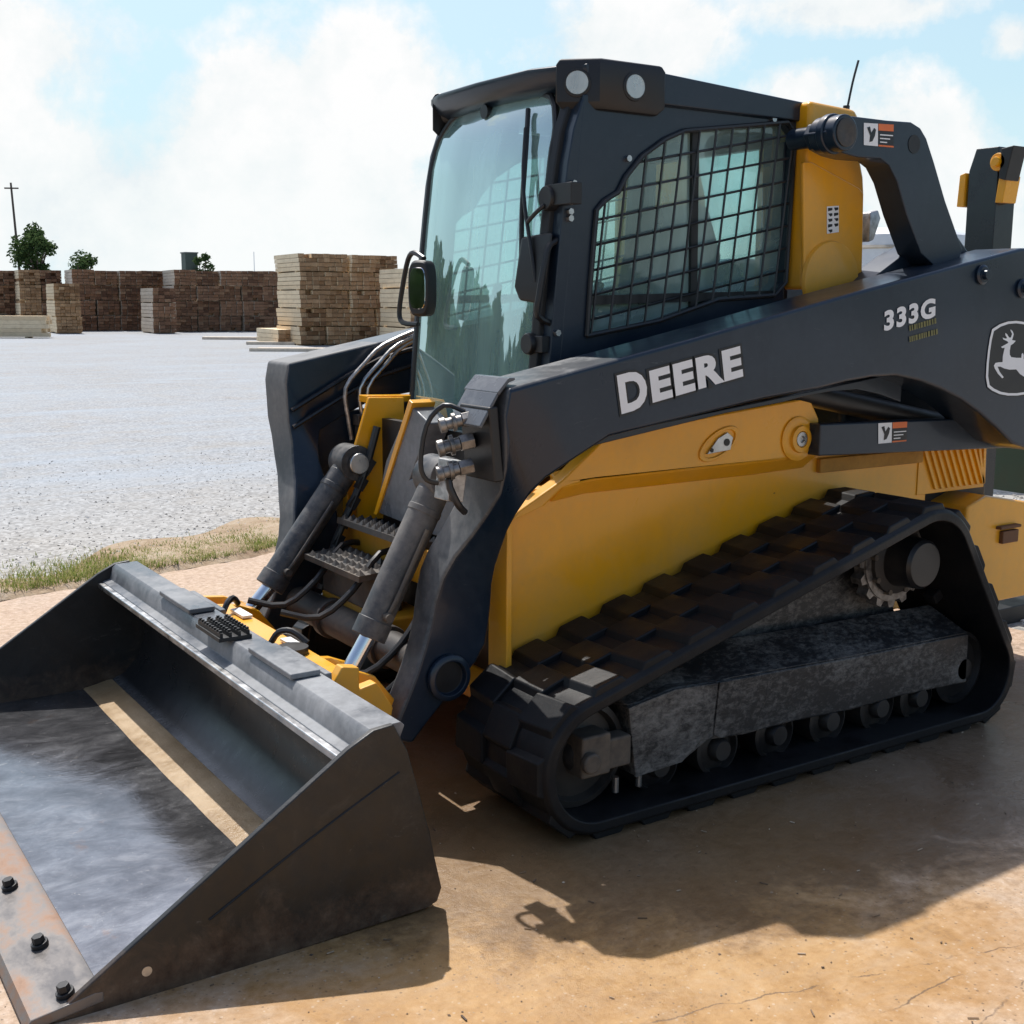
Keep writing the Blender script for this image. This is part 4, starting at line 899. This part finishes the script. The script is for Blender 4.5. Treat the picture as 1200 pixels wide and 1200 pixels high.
rr = random.Random(5)
far_pts = [(-14, .9), (-6, 2.0), (s1.x-.8, s1.y-.12), (s1.x, s1.y), (s2_.x, s2_.y), (s3.x+.2, s3.y+.02), (3.0, 3.5)]
dense = []
for a, b in zip(far_pts, far_pts[1:]):
    n = max(2, int(math.dist(a, b)/.12))
    for k in range(n): w = k/n; dense.append((a[0]+(b[0]-a[0])*w, a[1]+(b[1]-a[1])*w+rr.uniform(-.025, .025)))
dense += [(3.0, 3.5)]
right = [(3.0+rr.uniform(-.03, .03)-.0, 3.5-.15*k) for k in range(1, 80)]
poly = dense+right+[(3.0, -16), (-14, -16)]
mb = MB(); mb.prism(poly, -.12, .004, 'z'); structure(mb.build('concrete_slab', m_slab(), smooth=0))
# dirt verge along the slab edge
def m_dirt():
    t = NT('dirt_verge'); a = t.noise(2.4, 7, .68); f = t.noise(30, 7, .75)
    c = t.ramp(t.math('ADD', t.math('MULTIPLY', a, .6), t.math('MULTIPLY', f, .4)), [(.35, (.22, .14, .085)), (.5, (.36, .27, .18)), (.65, (.48, .40, .31))])
    t.bsdf(c, .9, t.bump(f, .6, .02), 0, .2); return t.m
mb = MB(); N_ = 160
def edge_at(x):
    for a, b in zip(far_pts, far_pts[1:]):
        if a[0] <= x <= b[0]: return a[1]+(b[1]-a[1])*(x-a[0])/(b[0]-a[0])
    return far_pts[-1][1]
def vf(u, v):
    x = -9+11.9*u; y = edge_at(x)+.01; w = .75+.25*math.sin(x*2.3)+.15*math.sin(x*6.1+1)
    h = (.026+.016*math.sin(x*5.3)+.012*math.sin(x*13)+.03*max(0, math.sin(x*1.7-.35))**4)*math.sin(math.pi*min(1, v*1.25)**.6)**1.2+.004*math.sin(x*31+v*20)
    return (x, y+w*v-.02, .003+max(-.002, h)*(1-v*.6))
mb.grid(vf, 200, 14); structure(mb.build('dirt_verge', m_dirt(), smooth=60, fix=False))
# grass and straw along the verge, stones, wood chips
def m_leafy(name, cols, tr=.3):
    t = NT(name); g = t.n('ShaderNodeNewGeometry'); c = t.ramp(g.outputs['Random Per Island'], cols)
    d = t.n('ShaderNodeBsdfDiffuse'); t.l(c, d.inputs[0]); x = t.n('ShaderNodeBsdfTranslucent'); t.l(c, x.inputs[0])
    mx = t.n('ShaderNodeMixShader'); mx.inputs[0].default_value = tr; t.l(d.outputs[0], mx.inputs[1]); t.l(x.outputs[0], mx.inputs[2]); t.l(mx.outputs[0], t.out.inputs[0]); return t.m
mb = MB(); rr = random.Random(11)
for k in range(34000):
    x = rr.uniform(-3.0, 2.2); cl = .5+.5*math.sin(x*1.9+.6)*math.sin(x*.9+2); v = abs(rr.gauss(.12, .42))+.02
    if rr.random() > .25+.75*cl or v > 1.3: continue
    y = edge_at(x)+.03+v*.75; z = 0.0+.02*max(0, 1-v); h = rr.uniform(.010, .045)*(1.1-.5*v)*(1.15 if x < .2 else .75); a = rr.uniform(0, 6.28); lean = rr.uniform(.2, 1.6)*h; w = rr.uniform(.0015, .0032)
    dx, dy = math.cos(a), math.sin(a)
    mb.add([(x-dy*w, y+dx*w, z), (x+dy*w, y-dx*w, z), (x+dx*lean*.4+dy*w*.6, y+dy*lean*.4-dx*w*.6, z+h*.65), (x+dx*lean*.4-dy*w*.6, y+dy*lean*.4+dx*w*.6, z+h*.65), (x+dx*lean, y+dy*lean, z+h)], [(0, 1, 2, 3), (3, 2, 4)])
gr_ = mb.build('grass', m_leafy('dry_grass', [(.0, (.44, .37, .19)), (.35, (.36, .34, .13)), (.6, (.24, .29, .07)), (1, (.14, .22, .045))]), smooth=0, fix=False)
tag(gr_, 'sparse dry and green grass along the edge of the concrete', 'grass', kind='stuff')
def stone(mb, x, y, z, r, rr):
    a = rr.uniform(0, 6.28); vs = []
    for (px, py, pz) in ((1, 0, 0), (-1, 0, 0), (0, 1, 0), (0, -1, 0), (0, 0, 1), (0, 0, -1)):
        q = r*rr.uniform(.6, 1.15); vs.append((x+(px*math.cos(a)-py*math.sin(a))*q, y+(px*math.sin(a)+py*math.cos(a))*q, z+pz*q*.7))
    mb.add(vs, [(0, 2, 4), (2, 1, 4), (1, 3, 4), (3, 0, 4), (2, 0, 5), (1, 2, 5), (3, 1, 5), (0, 3, 5)])
mb = MB(); rr = random.Random(4)
for k in range(5000):
    y = 3.0+rr.random()**1.6*5; xw = 1.2+y*.55; x = rr.uniform(-xw-.5, xw*.9+1.8)
    if y < edge_at(max(-9, min(2.9, x)))+.25 and x < 3.0: continue
    stone(mb, x, y, .002, rr.uniform(.004, .012), rr)
for k in range(2500):
    x, y = rr.uniform(3.05, 6.5), rr.uniform(-.8, 3.6); stone(mb, x, y, .004, rr.uniform(.006, .018), rr)
def m_stone():
    t = NT('gravel_stones'); g = t.n('ShaderNodeNewGeometry'); c = t.ramp(g.outputs['Random Per Island'], [(.0, (.24, .22, .2)), (.35, (.42, .40, .38)), (.7, (.55, .54, .52)), (1, (.68, .66, .63))]); t.bsdf(c, .8, None, 0, .3); return t.m
tag(mb.build('gravel_stones', m_stone(), smooth=0, fix=False), 'loose pale gravel stones scattered over the yard', 'gravel', kind='stuff')
mb = MB(); rr = random.Random(9)
for k in range(900):
    x, y = rr.uniform(-1.6, 2.4), rr.uniform(-2.2, -.2)
    if rr.random() < .85: stone(mb, x, y, .005, rr.uniform(.001, .0035)*(1.8 if rr.random() < .06 else 1), rr)
    else:
        R_ = Matrix.Rotation(rr.uniform(0, 6.28), 3, 'Z'); mb.box((x, y, .0065), (rr.uniform(.006, .024), rr.uniform(.0015, .004), .002), R_)
def m_chip():
    t = NT('wood_chips'); g = t.n('ShaderNodeNewGeometry'); c = t.ramp(g.outputs['Random Per Island'], [(.0, (.08, .055, .04)), (.5, (.3, .2, .12)), (1, (.6, .5, .38))]); t.bsdf(c, .8); return t.m
tag(mb.build('wood_chips', m_chip(), smooth=0, fix=False), 'scattered wood chips and grit on the wet concrete', 'debris', kind='stuff')

# ---------------- stacks of timber bundles
def m_timber(name, side, dark):
    t = NT(name); g = t.n('ShaderNodeNewGeometry'); f = t.noise(9, 6, .65, stretch=(1, .12, 1)); f2 = t.noise(5, 5, .6)
    cols = dark if dark else side
    c = t.ramp(g.outputs['Random Per Island'], cols); oi = t.n('ShaderNodeObjectInfo'); c = t.mix(t.rng(oi.outputs['Random'], 0, 1, 0, .75), c, tuple(min(1, x*1.25) for x in cols[2][1])); c = t.mix(t.rng(f, .4, .7, 0, .45), c, tuple(x*(.5 if dark else .75) for x in cols[1][1])); c = t.mix(t.rng(f2, .55, .7, 0, .4), c, tuple(x*(.45 if dark else .8) for x in cols[0][1]))
    t.bsdf(c, .8, t.bump(f, .3, .01), 0, .2); return t.m
TM = {
 'tan_side': m_timber('tan_timber', [(0, (.62, .46, .28)), (.5, (.74, .57, .37)), (1, (.80, .65, .45))], None),
 'tan_end': m_timber('weathered_timber_end', None, [(0, (.13, .07, .035)), (.5, (.30, .17, .09)), (.8, (.40, .25, .14)), (1, (.54, .39, .24))]),
 'brown_end': m_timber('dark_timber_end', None, [(0, (.08, .04, .025)), (.5, (.19, .095, .055)), (.8, (.27, .15, .09)), (1, (.36, .23, .14))]),
 'grey_side': m_timber('grey_timber', [(0, (.46, .38, .29)), (.5, (.56, .47, .37)), (1, (.64, .55, .45))], None)}
def bundle_mesh(w, h, ln, nx, nz, seed):
    """a strapped bundle of timbers: ends face -Y, lengths run along +Y"""
    rr = random.Random(seed); mb = MB(); dx, dz = w/nx, (h-.045)/nz
    for i in range(nx):
        for j in range(nz):
            if rr.random() < .02: continue
            j0 = rr.uniform(-.11, .05); x0, z0 = i*dx, .045+j*dz; a, b = x0+.006, x0+dx-rr.uniform(.004, .014); c, d = z0+.004, z0+dz-rr.uniform(.004, .014)
            o = len(mb.v)
            vs = [(a, j0, c), (b, j0, c), (b, j0, d), (a, j0, d), (a, ln+j0, c), (b, ln+j0, c), (b, ln+j0, d), (a, ln+j0, d)]
            mb.mi = 0; mb.add(vs, [(0, 4, 7, 3), (1, 2, 6, 5), (3, 7, 6, 2), (0, 1, 5, 4)]); mb.mi = 1
            mb.f += [(o, o+3, o+2, o+1), (o+4, o+5, o+6, o+7)][0:2]; mb.m += [1, 1]
    mb.mi = 1; mb.box((w/2, ln/2, h/2+.015), (w-.07, ln-.5, h-.075)); mb.mi = 0
    for y in (.35, ln-.35): mb.box((w/2, y, .030), (w*1.0, .09, .060))
    return mb
BM = {}
def get_bundle(kind, w, h, ln, var):
    key = (kind, w, h, ln, var)
    if key not in BM:
        nx, nz = max(3, round(w/.23)), max(3, round(h/.155))
        ms = {'tan': [TM['tan_side'], TM['tan_end']], 'brown': [TM['grey_side'], TM['brown_end']], 'fresh': [TM['tan_side'], TM['tan_side']]}[kind]
        o = bundle_mesh(w, h, ln, nx, nz, hash((w, h, var)) % 999).build('timber_bundle', ms, None, smooth=0, fix=False)
        BM[key] = o.data; return o
    o = bpy.data.objects.new('timber_bundle', BM[key]); COL.objects.link(o); return o
SR = rad(-6)
ex, ey = Vector((math.cos(SR), math.sin(SR), 0)), Vector((-math.sin(SR), math.cos(SR), 0))
rs = random.Random(21)
def stack(u, v, heights, w, h, ln, kinds, labels, group, lift=0.):
    """front left foot at pixel (u,v); heights = bundles per column; kinds / labels by (column, level)"""
    p0 = gp_(u, v)
    for i, nh in enumerate(heights):
        for j in range(nh):
            kd = kinds(i, j); o = get_bundle(kd, w, h, ln, rs.randrange(4) if kd != 'fresh' else 0)
            p = p0+ex*(i*(w+.045)+rs.uniform(-.04, .04))+ey*rs.uniform(-.2, .1)
            o.scale = (1, 1, 1+(rs.uniform(-.03, .06) if j == nh-1 else 0)); o.location = (p.x, p.y, j*(h-.016)+lift); o.rotation_euler = (0, 0, SR+rad(rs.uniform(-.7, .7)))
            lb = labels(i, j, nh, len(heights)); tag(o, lb, 'timber bundle', group)
def lab(name):
    def f(i, j, nh, n):
        lev = 'top' if j == nh-1 else ['bottom', 'second lowest', 'third lowest', 'fourth lowest'][j]
        c = 'leftmost column' if i == 0 else ('rightmost column' if i == n-1 else ['', 'second', 'third', 'fourth', 'fifth', 'sixth'][i]+' column from left')
        return f'{lev} bundle, {c}, {name}'
    return f
G1 = 'bundles in the tall tan stack nearest the loader'
stack(351, 405, [5, 5, 5, 5, 4], .84, .60, 2.6, lambda i, j: 'tan', lab('tall tan stack nearest the loader'), G1)
o = get_bundle('tan', .80, .50, 2.6, 9); p = gp_(326, 404); o.location = (p.x, p.y, 0); o.rotation_euler = (0, 0, SR); tag(o, 'single low tan timber bundle left of the tall tan stack', 'timber bundle')
stack(480, 409, [4], .80, .62, 2.6, lambda i, j: 'tan', lambda i, j, nh, n: ['bottom', 'second', 'third', 'topmost'][j]+' tan timber bundle just left of the loader mirror', 'bundles behind the mirror')
G2 = 'dark bundles in the long back row'
stack(206, 389, [4, 4, 4, 4, 4, 4, 4], .98, .70, 2.6, lambda i, j: 'brown', lab('long dark row left of tan stack'), G2)
stack(180, 391, [3], .98, .66, 2.6, lambda i, j: 'brown', lambda i, j, nh, n: ['bottom', 'middle', 'top'][j]+' bundle of short grey column before the long back row', 'bundles of the short grey column')
stack(88, 388, [4, 4, 4, 4, 4], .98, .70, 2.6, lambda i, j: 'brown', lab('dark row below the green bush'), 'dark bundles in the left back row')
stack(66, 391, [3], 1.05, .70, 2.6, lambda i, j: 'tan', lambda i, j, nh, n: ['bottom', 'middle', 'top'][j]+' bundle of short tan column before the left dark row', 'bundles of the short tan column')
stack(25, 387, [4, 4], .95, .70, 2.6, lambda i, j: 'tan' if i == 0 else 'brown', lab('narrow stack under the tall tree'), 'bundles under the tall tree')
stack(-26, 386, [4, 4], .95, .70, 2.6, lambda i, j: 'brown', lab('dark stack cut by left picture edge'), 'bundles at the left edge')
# long pale bundle lying lengthwise
mb = MB(); rr = random.Random(2)
for i in range(4):
    for j in range(5): mb.box((rr.uniform(-.12, .12), -.4+.2*i, .12+.155*j), (4.8+rr.uniform(-.1, .1), .19, .15))
for x in (-1.7, 1.7): mb.box((x, 0, .02), (.1, .9, .05))
o = mb.build('board_bundle', TM['tan_side'], None, smooth=0); p = gp_(-20, 396); o.location = (p.x, p.y+.3, 0); o.rotation_euler = (0, 0, rad(-24)); tag(o, 'long pale board bundle lying lengthwise on the gravel at far left', 'board bundle')
# loose flat timbers before the stacks
for k, (u0, v0, L_, n, lb) in enumerate(((250, 398, 2.2, 3, 'thin grey boards lying before the dark back row'), (300, 404, 1.6, 2, 'short grey boards lying left of the tan stack'), (330, 412, 2.6, 3, 'flat grey boards lying before the tall tan stack'))):
    mb = MB()
    for j in range(n): mb.box((rs.uniform(-.1, .1), .22*j, .05), (L_, .18, .09), Matrix.Rotation(rad(rs.uniform(-3, 3)), 3, 'Z'))
    o = mb.build('loose_boards', TM['grey_side'], None, smooth=0); p = gp_(u0+20, v0); o.location = p; o.rotation_euler = (0, 0, rad(-33)); tag(o, lb, 'boards')

# ---------------- trees, pole, hut, mast beyond the stacks
def at_dist(u, d):
    r = ray(u, 380); r = Vector((r.x, r.y, 0)).normalized(); return Vector((CAM.x, CAM.y, 0))+r*d
def zpix(v, d): return CAM.z+d*((353-v)/FPX)
M['bark'] = simple('bark', (.09, .07, .055), .9, var=.3, scale=20, bump=.4)
LEAF = m_leafy('tree_leaves', [(0, (.035, .06, .025)), (.5, (.06, .10, .035)), (1, (.10, .14, .05))], .25)
def tree(pos, height, radius, trunk_h, seed, n, label, leaf=.16, cat='tree', name='tree'):
    rr = random.Random(seed); root = empty(name, pos); tag(root, label, cat, None)
    mb = MB(); mb.cyl((0, 0, -.05), (0, 0, trunk_h), radius*.07+.05, radius*.05+.03, 10)
    cl = []
    for k in range(13):
        a = rr.uniform(0, 6.28); q = rr.random()**.6*radius*.75; z = trunk_h+(height-trunk_h)*rr.uniform(.18, .9)
        q *= 1-.55*max(0, (z-trunk_h)/(height-trunk_h)-.4); c = Vector((q*math.cos(a), q*math.sin(a), z)); cl.append((c, radius*rr.uniform(.26, .46)))
        mb.tube([(0, 0, trunk_h*.8), (c.x*.4, c.y*.4, trunk_h+(c.z-trunk_h)*.5), c], radius*.022+.012, 6)
    o = mb.build('trunk', M['bark'], None); o.parent = root
    lb = MB()
    for k in range(n):
        c, r_ = rr.choice(cl); d = Vector((rr.gauss(0, 1), rr.gauss(0, 1), rr.gauss(0, .8))); d = d.normalized()*r_*rr.random()**.45; p = c+d
        x = Vector((rr.gauss(0, 1), rr.gauss(0, 1), rr.gauss(0, .6))).normalized(); y = x.orthogonal().normalized(); s_ = leaf*rr.uniform(.5, 1.2)
        lb.add([p-x*s_, p+y*s_*.55, p+x*s_, p-y*s_*.55], [(0, 1, 2, 3)])
    o = lb.build('crown', LEAF, None, smooth=0, fix=False); o.parent = root
    return root
tree(at_dist(48, 85), zpix(276, 85), 1.75, 2.2, 3, 3200, 'taller round tree beside the leaning pole at left')
tree(at_dist(101, 95), zpix(303, 95), 1.5, 1.2, 5, 1700, 'low green bush top showing over the left dark row')
tree(at_dist(241, 95), zpix(302, 95), 1.1, 1.6, 8, 1700, 'small tree beside the square hut above the dark row')
o = empty('hut', at_dist(225, 96)); tag(o, 'square dark hut rising above the dark timber row', 'hut')
mb = MB(); hz = zpix(303, 96); mb.box((0, 0, hz/2), (.95, .95, hz)); q = mb.build('wall', simple('dark_cladding', (.09, .11, .09), .8), None, bevel=.02); q.parent = o
mb = MB(); mb.box((0, 0, hz+.05), (1.06, 1.06, .10)); q = mb.build('roof', simple('hut_roofing', (.16, .17, .16), .7), None, bevel=.02); q.parent = o
o = empty('utility_pole', at_dist(29, 88)); tag(o, 'thin utility pole leaning behind the tall tree at left', 'utility pole')
mb = MB(); hp = zpix(233, 88); mb.cyl((0, 0, 0), (-.32, 0, hp), .10, .065, 10); q = mb.build('pole', M['bark'], None); q.parent = o
mb = MB(); mb.box((-.30, 0, hp-.35), (.9, .07, .09), Matrix.Rotation(rad(-30), 3, 'Z')); q = mb.build('crossarm', M['bark'], None); q.parent = o
mb = MB(); p = at_dist(300, 110); mb.cyl(p, p+Vector((0, 0, zpix(300, 110))), .05, .03, 8); tag(mb.build('mast', M['galv'], None, loc=p), 'thin pale mast far behind the tall tan stack', 'mast')
# distant tree line behind the camera's left, seen only in reflections and far at the horizon
mb = MB(); rr = random.Random(77)
for k in range(9000):
    a = rad(rr.uniform(215, 300)); d = rr.uniform(30, 40); hh = 5.5+2.2*math.sin(a*17)+1.3*math.sin(a*41+2); z = rr.random()**.8*hh; q = Vector((CAM.x+d*math.sin(a), CAM.y+d*math.cos(a), z))
    x = Vector((rr.gauss(0, 1), rr.gauss(0, 1), rr.gauss(0, .7))).normalized(); y = x.orthogonal().normalized(); s_ = rr.uniform(.3, .7); mb.add([q-x*s_, q+y*s_*.6, q+x*s_, q-y*s_*.6], [(0, 1, 2, 3)])
for k in range(9000):
    a = rad(rr.uniform(300, 350)); d = rr.uniform(62, 75); hh = 7.5+1.6*math.sin(a*19)+1.1*math.sin(a*37+2)+.6*math.sin(a*71); z = rr.random()**.7*hh; q = Vector((CAM.x+d*math.sin(a), CAM.y+d*math.cos(a), z))
    x = Vector((rr.gauss(0, 1), rr.gauss(0, 1), rr.gauss(0, .7))).normalized(); y = x.orthogonal().normalized(); s_ = rr.uniform(.5, 1.1); mb.add([q-x*s_, q+y*s_*.6, q+x*s_, q-y*s_*.6], [(0, 1, 2, 3)])
for k in range(7000):
    a = rad(rr.uniform(66, 150)); d = rr.uniform(120, 150); hh = 6+2*math.sin(a*23)+1.5*math.sin(a*61+2); z = rr.random()**.8*hh; q = Vector((CAM.x+d*math.sin(a), CAM.y+d*math.cos(a), z))
    x = Vector((rr.gauss(0, 1), rr.gauss(0, 1), rr.gauss(0, .7))).normalized(); y = x.orthogonal().normalized(); s_ = rr.uniform(.6, 1.4); mb.add([q-x*s_, q+y*s_*.6, q+x*s_, q-y*s_*.6], [(0, 1, 2, 3)])
tag(mb.build('woodland', LEAF, None, smooth=0, fix=False), 'far belt of trees across the yard, reflected in the windshield', 'woodland', kind='stuff')

# ---------------- things beyond the loader on the right
o = empty('mast_attachment', (3.2, .2, 0)); tag(o, 'dark upright hydraulic mast with yellow brackets behind the loader', 'attachment')
c0 = up(1158, 300, 'x', 3.2); cy_ = c0.y
mb = MB(); 
tpz = up(1150, 176, 'x', 3.2).z
mb.loft([[(3.13, cy_-.075, 0.), (3.27, cy_-.075, 0.), (3.27, cy_+.075, 0.), (3.13, cy_+.075, 0.)], [(3.13, cy_-.07, tpz-.10), (3.27, cy_-.07, tpz-.10), (3.27, cy_+.085, tpz-.10), (3.13, cy_+.085, tpz-.10)], [(3.14, cy_-.06, tpz), (3.26, cy_-.06, tpz), (3.26, cy_+.06, tpz+.0), (3.14, cy_+.06, tpz)]])
def put(name, mbx, mat, par=o, bev=.004):
    q = mbx.build(name, mat, None, bevel=bev); attach(q, par); return q
put('mast_post', mb, M['blackgloss'])
mb = MB(); q = up(1172, 190, 'x', 3.12); mb.cyl((3.10, q.y, q.z), (3.2, q.y, q.z), .04, n=20); mb.cyl((3.08, q.y, q.z), (3.11, q.y, q.z), .022, n=12); put('top_pin', mb, M['yellow'])
mb = MB(); mb.prism([(up(u, v, 'x', 3.15).y, up(u, v, 'x', 3.15).z) for u, v in ((1178, 210), (1181, 175), (1196, 171), (1186, 212))], 3.10, 3.2, 'x'); put('top_bracket', mb, M['black'])
for a in (((1131, 206), (1138, 203), (1135, 243), (1127, 243)), ((1177, 208), (1187, 206), (1181, 238), (1172, 238))):
    mb = MB(); mb.prism([(up(u, v, 'x', 3.16).y, up(u, v, 'x', 3.16).z) for u, v in a], 3.12, 3.22, 'x'); put('yellow_bracket', mb, M['yellow'])
mb = MB(); mb.box((3.2, cy_, .04), (.7, .7, .08)); put('base', mb, M['black'])
# white tank
tk = up(1040, 340, 'x', 7.0); o2 = empty('white_tank', (7.0, tk.y-.1, 0)); tag(o2, 'white rounded tank seen through the gap beside the yellow tower', 'tank')
zt_ = up(1040, 268, 'x', 7.0).z; rt = .62
mb = MB(); mb.lathe([(0, 0), (rt, 0), (rt, zt_-.18), (rt*.96, zt_-.08), (rt*.8, zt_-.02), (0, zt_)], (7.0, tk.y-.1, 0), 'z', 40); put('shell', mb, M['galv'], o2, 0)
mb = MB(); mb.lathe([(rt*1.005, 0), (rt*1.02, .01), (rt*1.005, .03)], (7.0, tk.y-.1, zt_-.20), 'z', 40); put('rim', mb, simple('tan_band', (.45, .4, .33), .6), o2, 0)
# dark green implement under the arm's rear end
gi = up(1185, 540, 'x', 4.2); o3 = empty('green_implement', (4.2, gi.y, 0)); tag(o3, 'dark green implement on black legs glimpsed under the rear of the arm', 'implement')
zb, zt2 = up(1185, 566, 'x', 4.2).z, up(1185, 500, 'x', 4.2).z+.25
mb = MB(); mb.loft([[(4.2-.3, gi.y-.5, zb), (4.2+.5, gi.y-.5, zb), (4.2+.5, gi.y+.5, zb), (4.2-.3, gi.y+.5, zb)], [(4.2-.35, gi.y-.6, zt2), (4.2+.55, gi.y-.6, zt2), (4.2+.55, gi.y+.5, zt2), (4.2-.35, gi.y+.5, zt2)]]); put('hopper', mb, M['green'], o3, .01)
for y in (gi.y-.42, gi.y+.02, gi.y+.44):
    mb = MB(); mb.box((4.2-.25, y, zb/2), (.06, .05, zb)); mb.tube([(4.2-.25, y-.2, .02), (4.2-.25, y, zb-.02)], .02, 6, 0); put('leg', mb, M['black'], o3)

# ---------------- sky and sun
w = bpy.data.worlds.new('World'); sc.world = w; w.use_nodes = True; nt = w.node_tree; nt.nodes.clear()
class WN(NT):
    def __init__(s): s.t = nt; s.tc = None; s.out = s.n('ShaderNodeOutputWorld')
t = WN()
SUN = Vector((.07, .58, 1.)).normalized()
sky = t.n('ShaderNodeTexSky', sky_type='NISHITA', sun_disc=False, sun_elevation=math.asin(SUN.z), sun_rotation=math.atan2(SUN.x, SUN.y), air_density=1.2, dust_density=2.5, ozone_density=1.2)
sk = t.n('ShaderNodeVectorMath', operation='SCALE'); t.l(sky.outputs[0], sk.inputs[0]); sk.inputs['Scale'].default_value = SKY_S
v = t.co('Generated'); sep = t.n('ShaderNodeSeparateXYZ'); t.l(v, sep.inputs[0])
az = t.math('ARCTAN2', sep.outputs[0], sep.outputs[1]); el = t.math('ARCSINE', sep.outputs[2])
n1 = t.noise(5.5, 9, .62, vec=v, dist=.25); n2 = t.noise(16, 7, .62, vec=v); n3 = t.noise(2.1, 6, .55, vec=v)
def ae(u, vv): d = ray(u, vv).normalized(); return math.atan2(d.x, d.y), math.asin(d.z)
cov = None
for u, vv, su, sv, k in ((330, 190, 190, 150, 1.15), (120, 240, 260, 120, 1.0), (420, 120, 120, 90, 1.05), (60, 60, 160, 70, .55), (740, 50, 130, 60, 1.1), (1060, 190, 110, 100, 1.1), (1000, 10, 150, 30, .95), (940, 105, 60, 30, .6), (1190, 45, 40, 30, .9), (600, 300, 700, 130, .8), (1150, 290, 160, 120, .9), (-200, 150, 300, 250, 1.0), (1500, 150, 200, 160, 1.0)):
    a0, e0 = ae(u, vv); a = t.math('DIVIDE', t.math('SUBTRACT', az, a0), su/FPX); e = t.math('DIVIDE', t.math('SUBTRACT', el, e0), sv/FPX)
    d = t.math('MULTIPLY', t.math('SUBTRACT', 1.0, t.math('SQRT', t.math('ADD', t.math('MULTIPLY', a, a), t.math('MULTIPLY', e, e)))), k)
    cov = d if cov is None else t.math('MAXIMUM', cov, d)
gen = t.rng(n3, .52, .70, -1.2, .25)                                # clouds over the rest of the sky
outside = t.rng(el, .32, .5); cov = t.math('ADD', t.math('MULTIPLY', t.math('MAXIMUM', cov, -1.), t.math('SUBTRACT', 1., outside)), t.math('MULTIPLY', gen, outside))
sunward = t.rng(sep.outputs[1], -.35, .5, .22, 1.)   # hazy summer air glows towards the sun
dens = t.math('ADD', t.math('MULTIPLY', cov, .55), t.math('ADD', t.math('MULTIPLY', t.math('SUBTRACT', n1, .5), 1.5), t.math('MULTIPLY', t.math('SUBTRACT', n2, .5), .7)))
mask = t.rng(dens, -.05, .20)
shade = t.ramp(t.math('ADD', t.math('MULTIPLY', n1, .7), t.math('MULTIPLY', n2, .5)), [(.42, (.74, .82, .88)), (.56, (.90, .94, .95)), (.68, (1, 1, 1))])
cs = t.n('ShaderNodeVectorMath', operation='SCALE'); t.l(shade, cs.inputs[0]); cs.inputs['Scale'].default_value = CLOUD_S
veil = t.math('MULTIPLY', t.rng(el, .48, .05, .0, 1.0), sunward)
col = t.mix(t.math('MULTIPLY', veil, .92), sk.outputs[0], (.60*CLOUD_S, .88*CLOUD_S, 1.0*CLOUD_S))
col = t.mix(t.math('MULTIPLY', mask, t.rng(sunward, .12, .9, .35, 1.)), col, cs.outputs[0])
col = t.mix(t.math('MULTIPLY', t.rng(el, .16, .02), t.math('MULTIPLY', sunward, .45)), col, (.90*CLOUD_S, .97*CLOUD_S, .97*CLOUD_S))
bg = t.n('ShaderNodeBackground'); t.l(col, bg.inputs[0]); bg.inputs[1].default_value = 1.0; t.l(bg.outputs[0], t.out.inputs[0])
sd = bpy.data.lights.new('sun', 'SUN'); sd.energy = SUN_S; sd.angle = rad(.53); sd.color = (1, .965, .915)
so_ = bpy.data.objects.new('sun', sd); COL.objects.link(so_); so_.rotation_euler = SUN.to_track_quat('Z', 'Y').to_euler(); so_.location = (0, 10, 30)
vs_ = sc.view_settings; vs_.view_transform = 'Standard'; vs_.look = 'None'; vs_.exposure = EXPO; vs_.gamma = 1; vs_.use_curve_mapping = False
sc.cycles.max_bounces = 10; sc.cycles.transparent_max_bounces = 16; sc.cycles.use_denoising = True
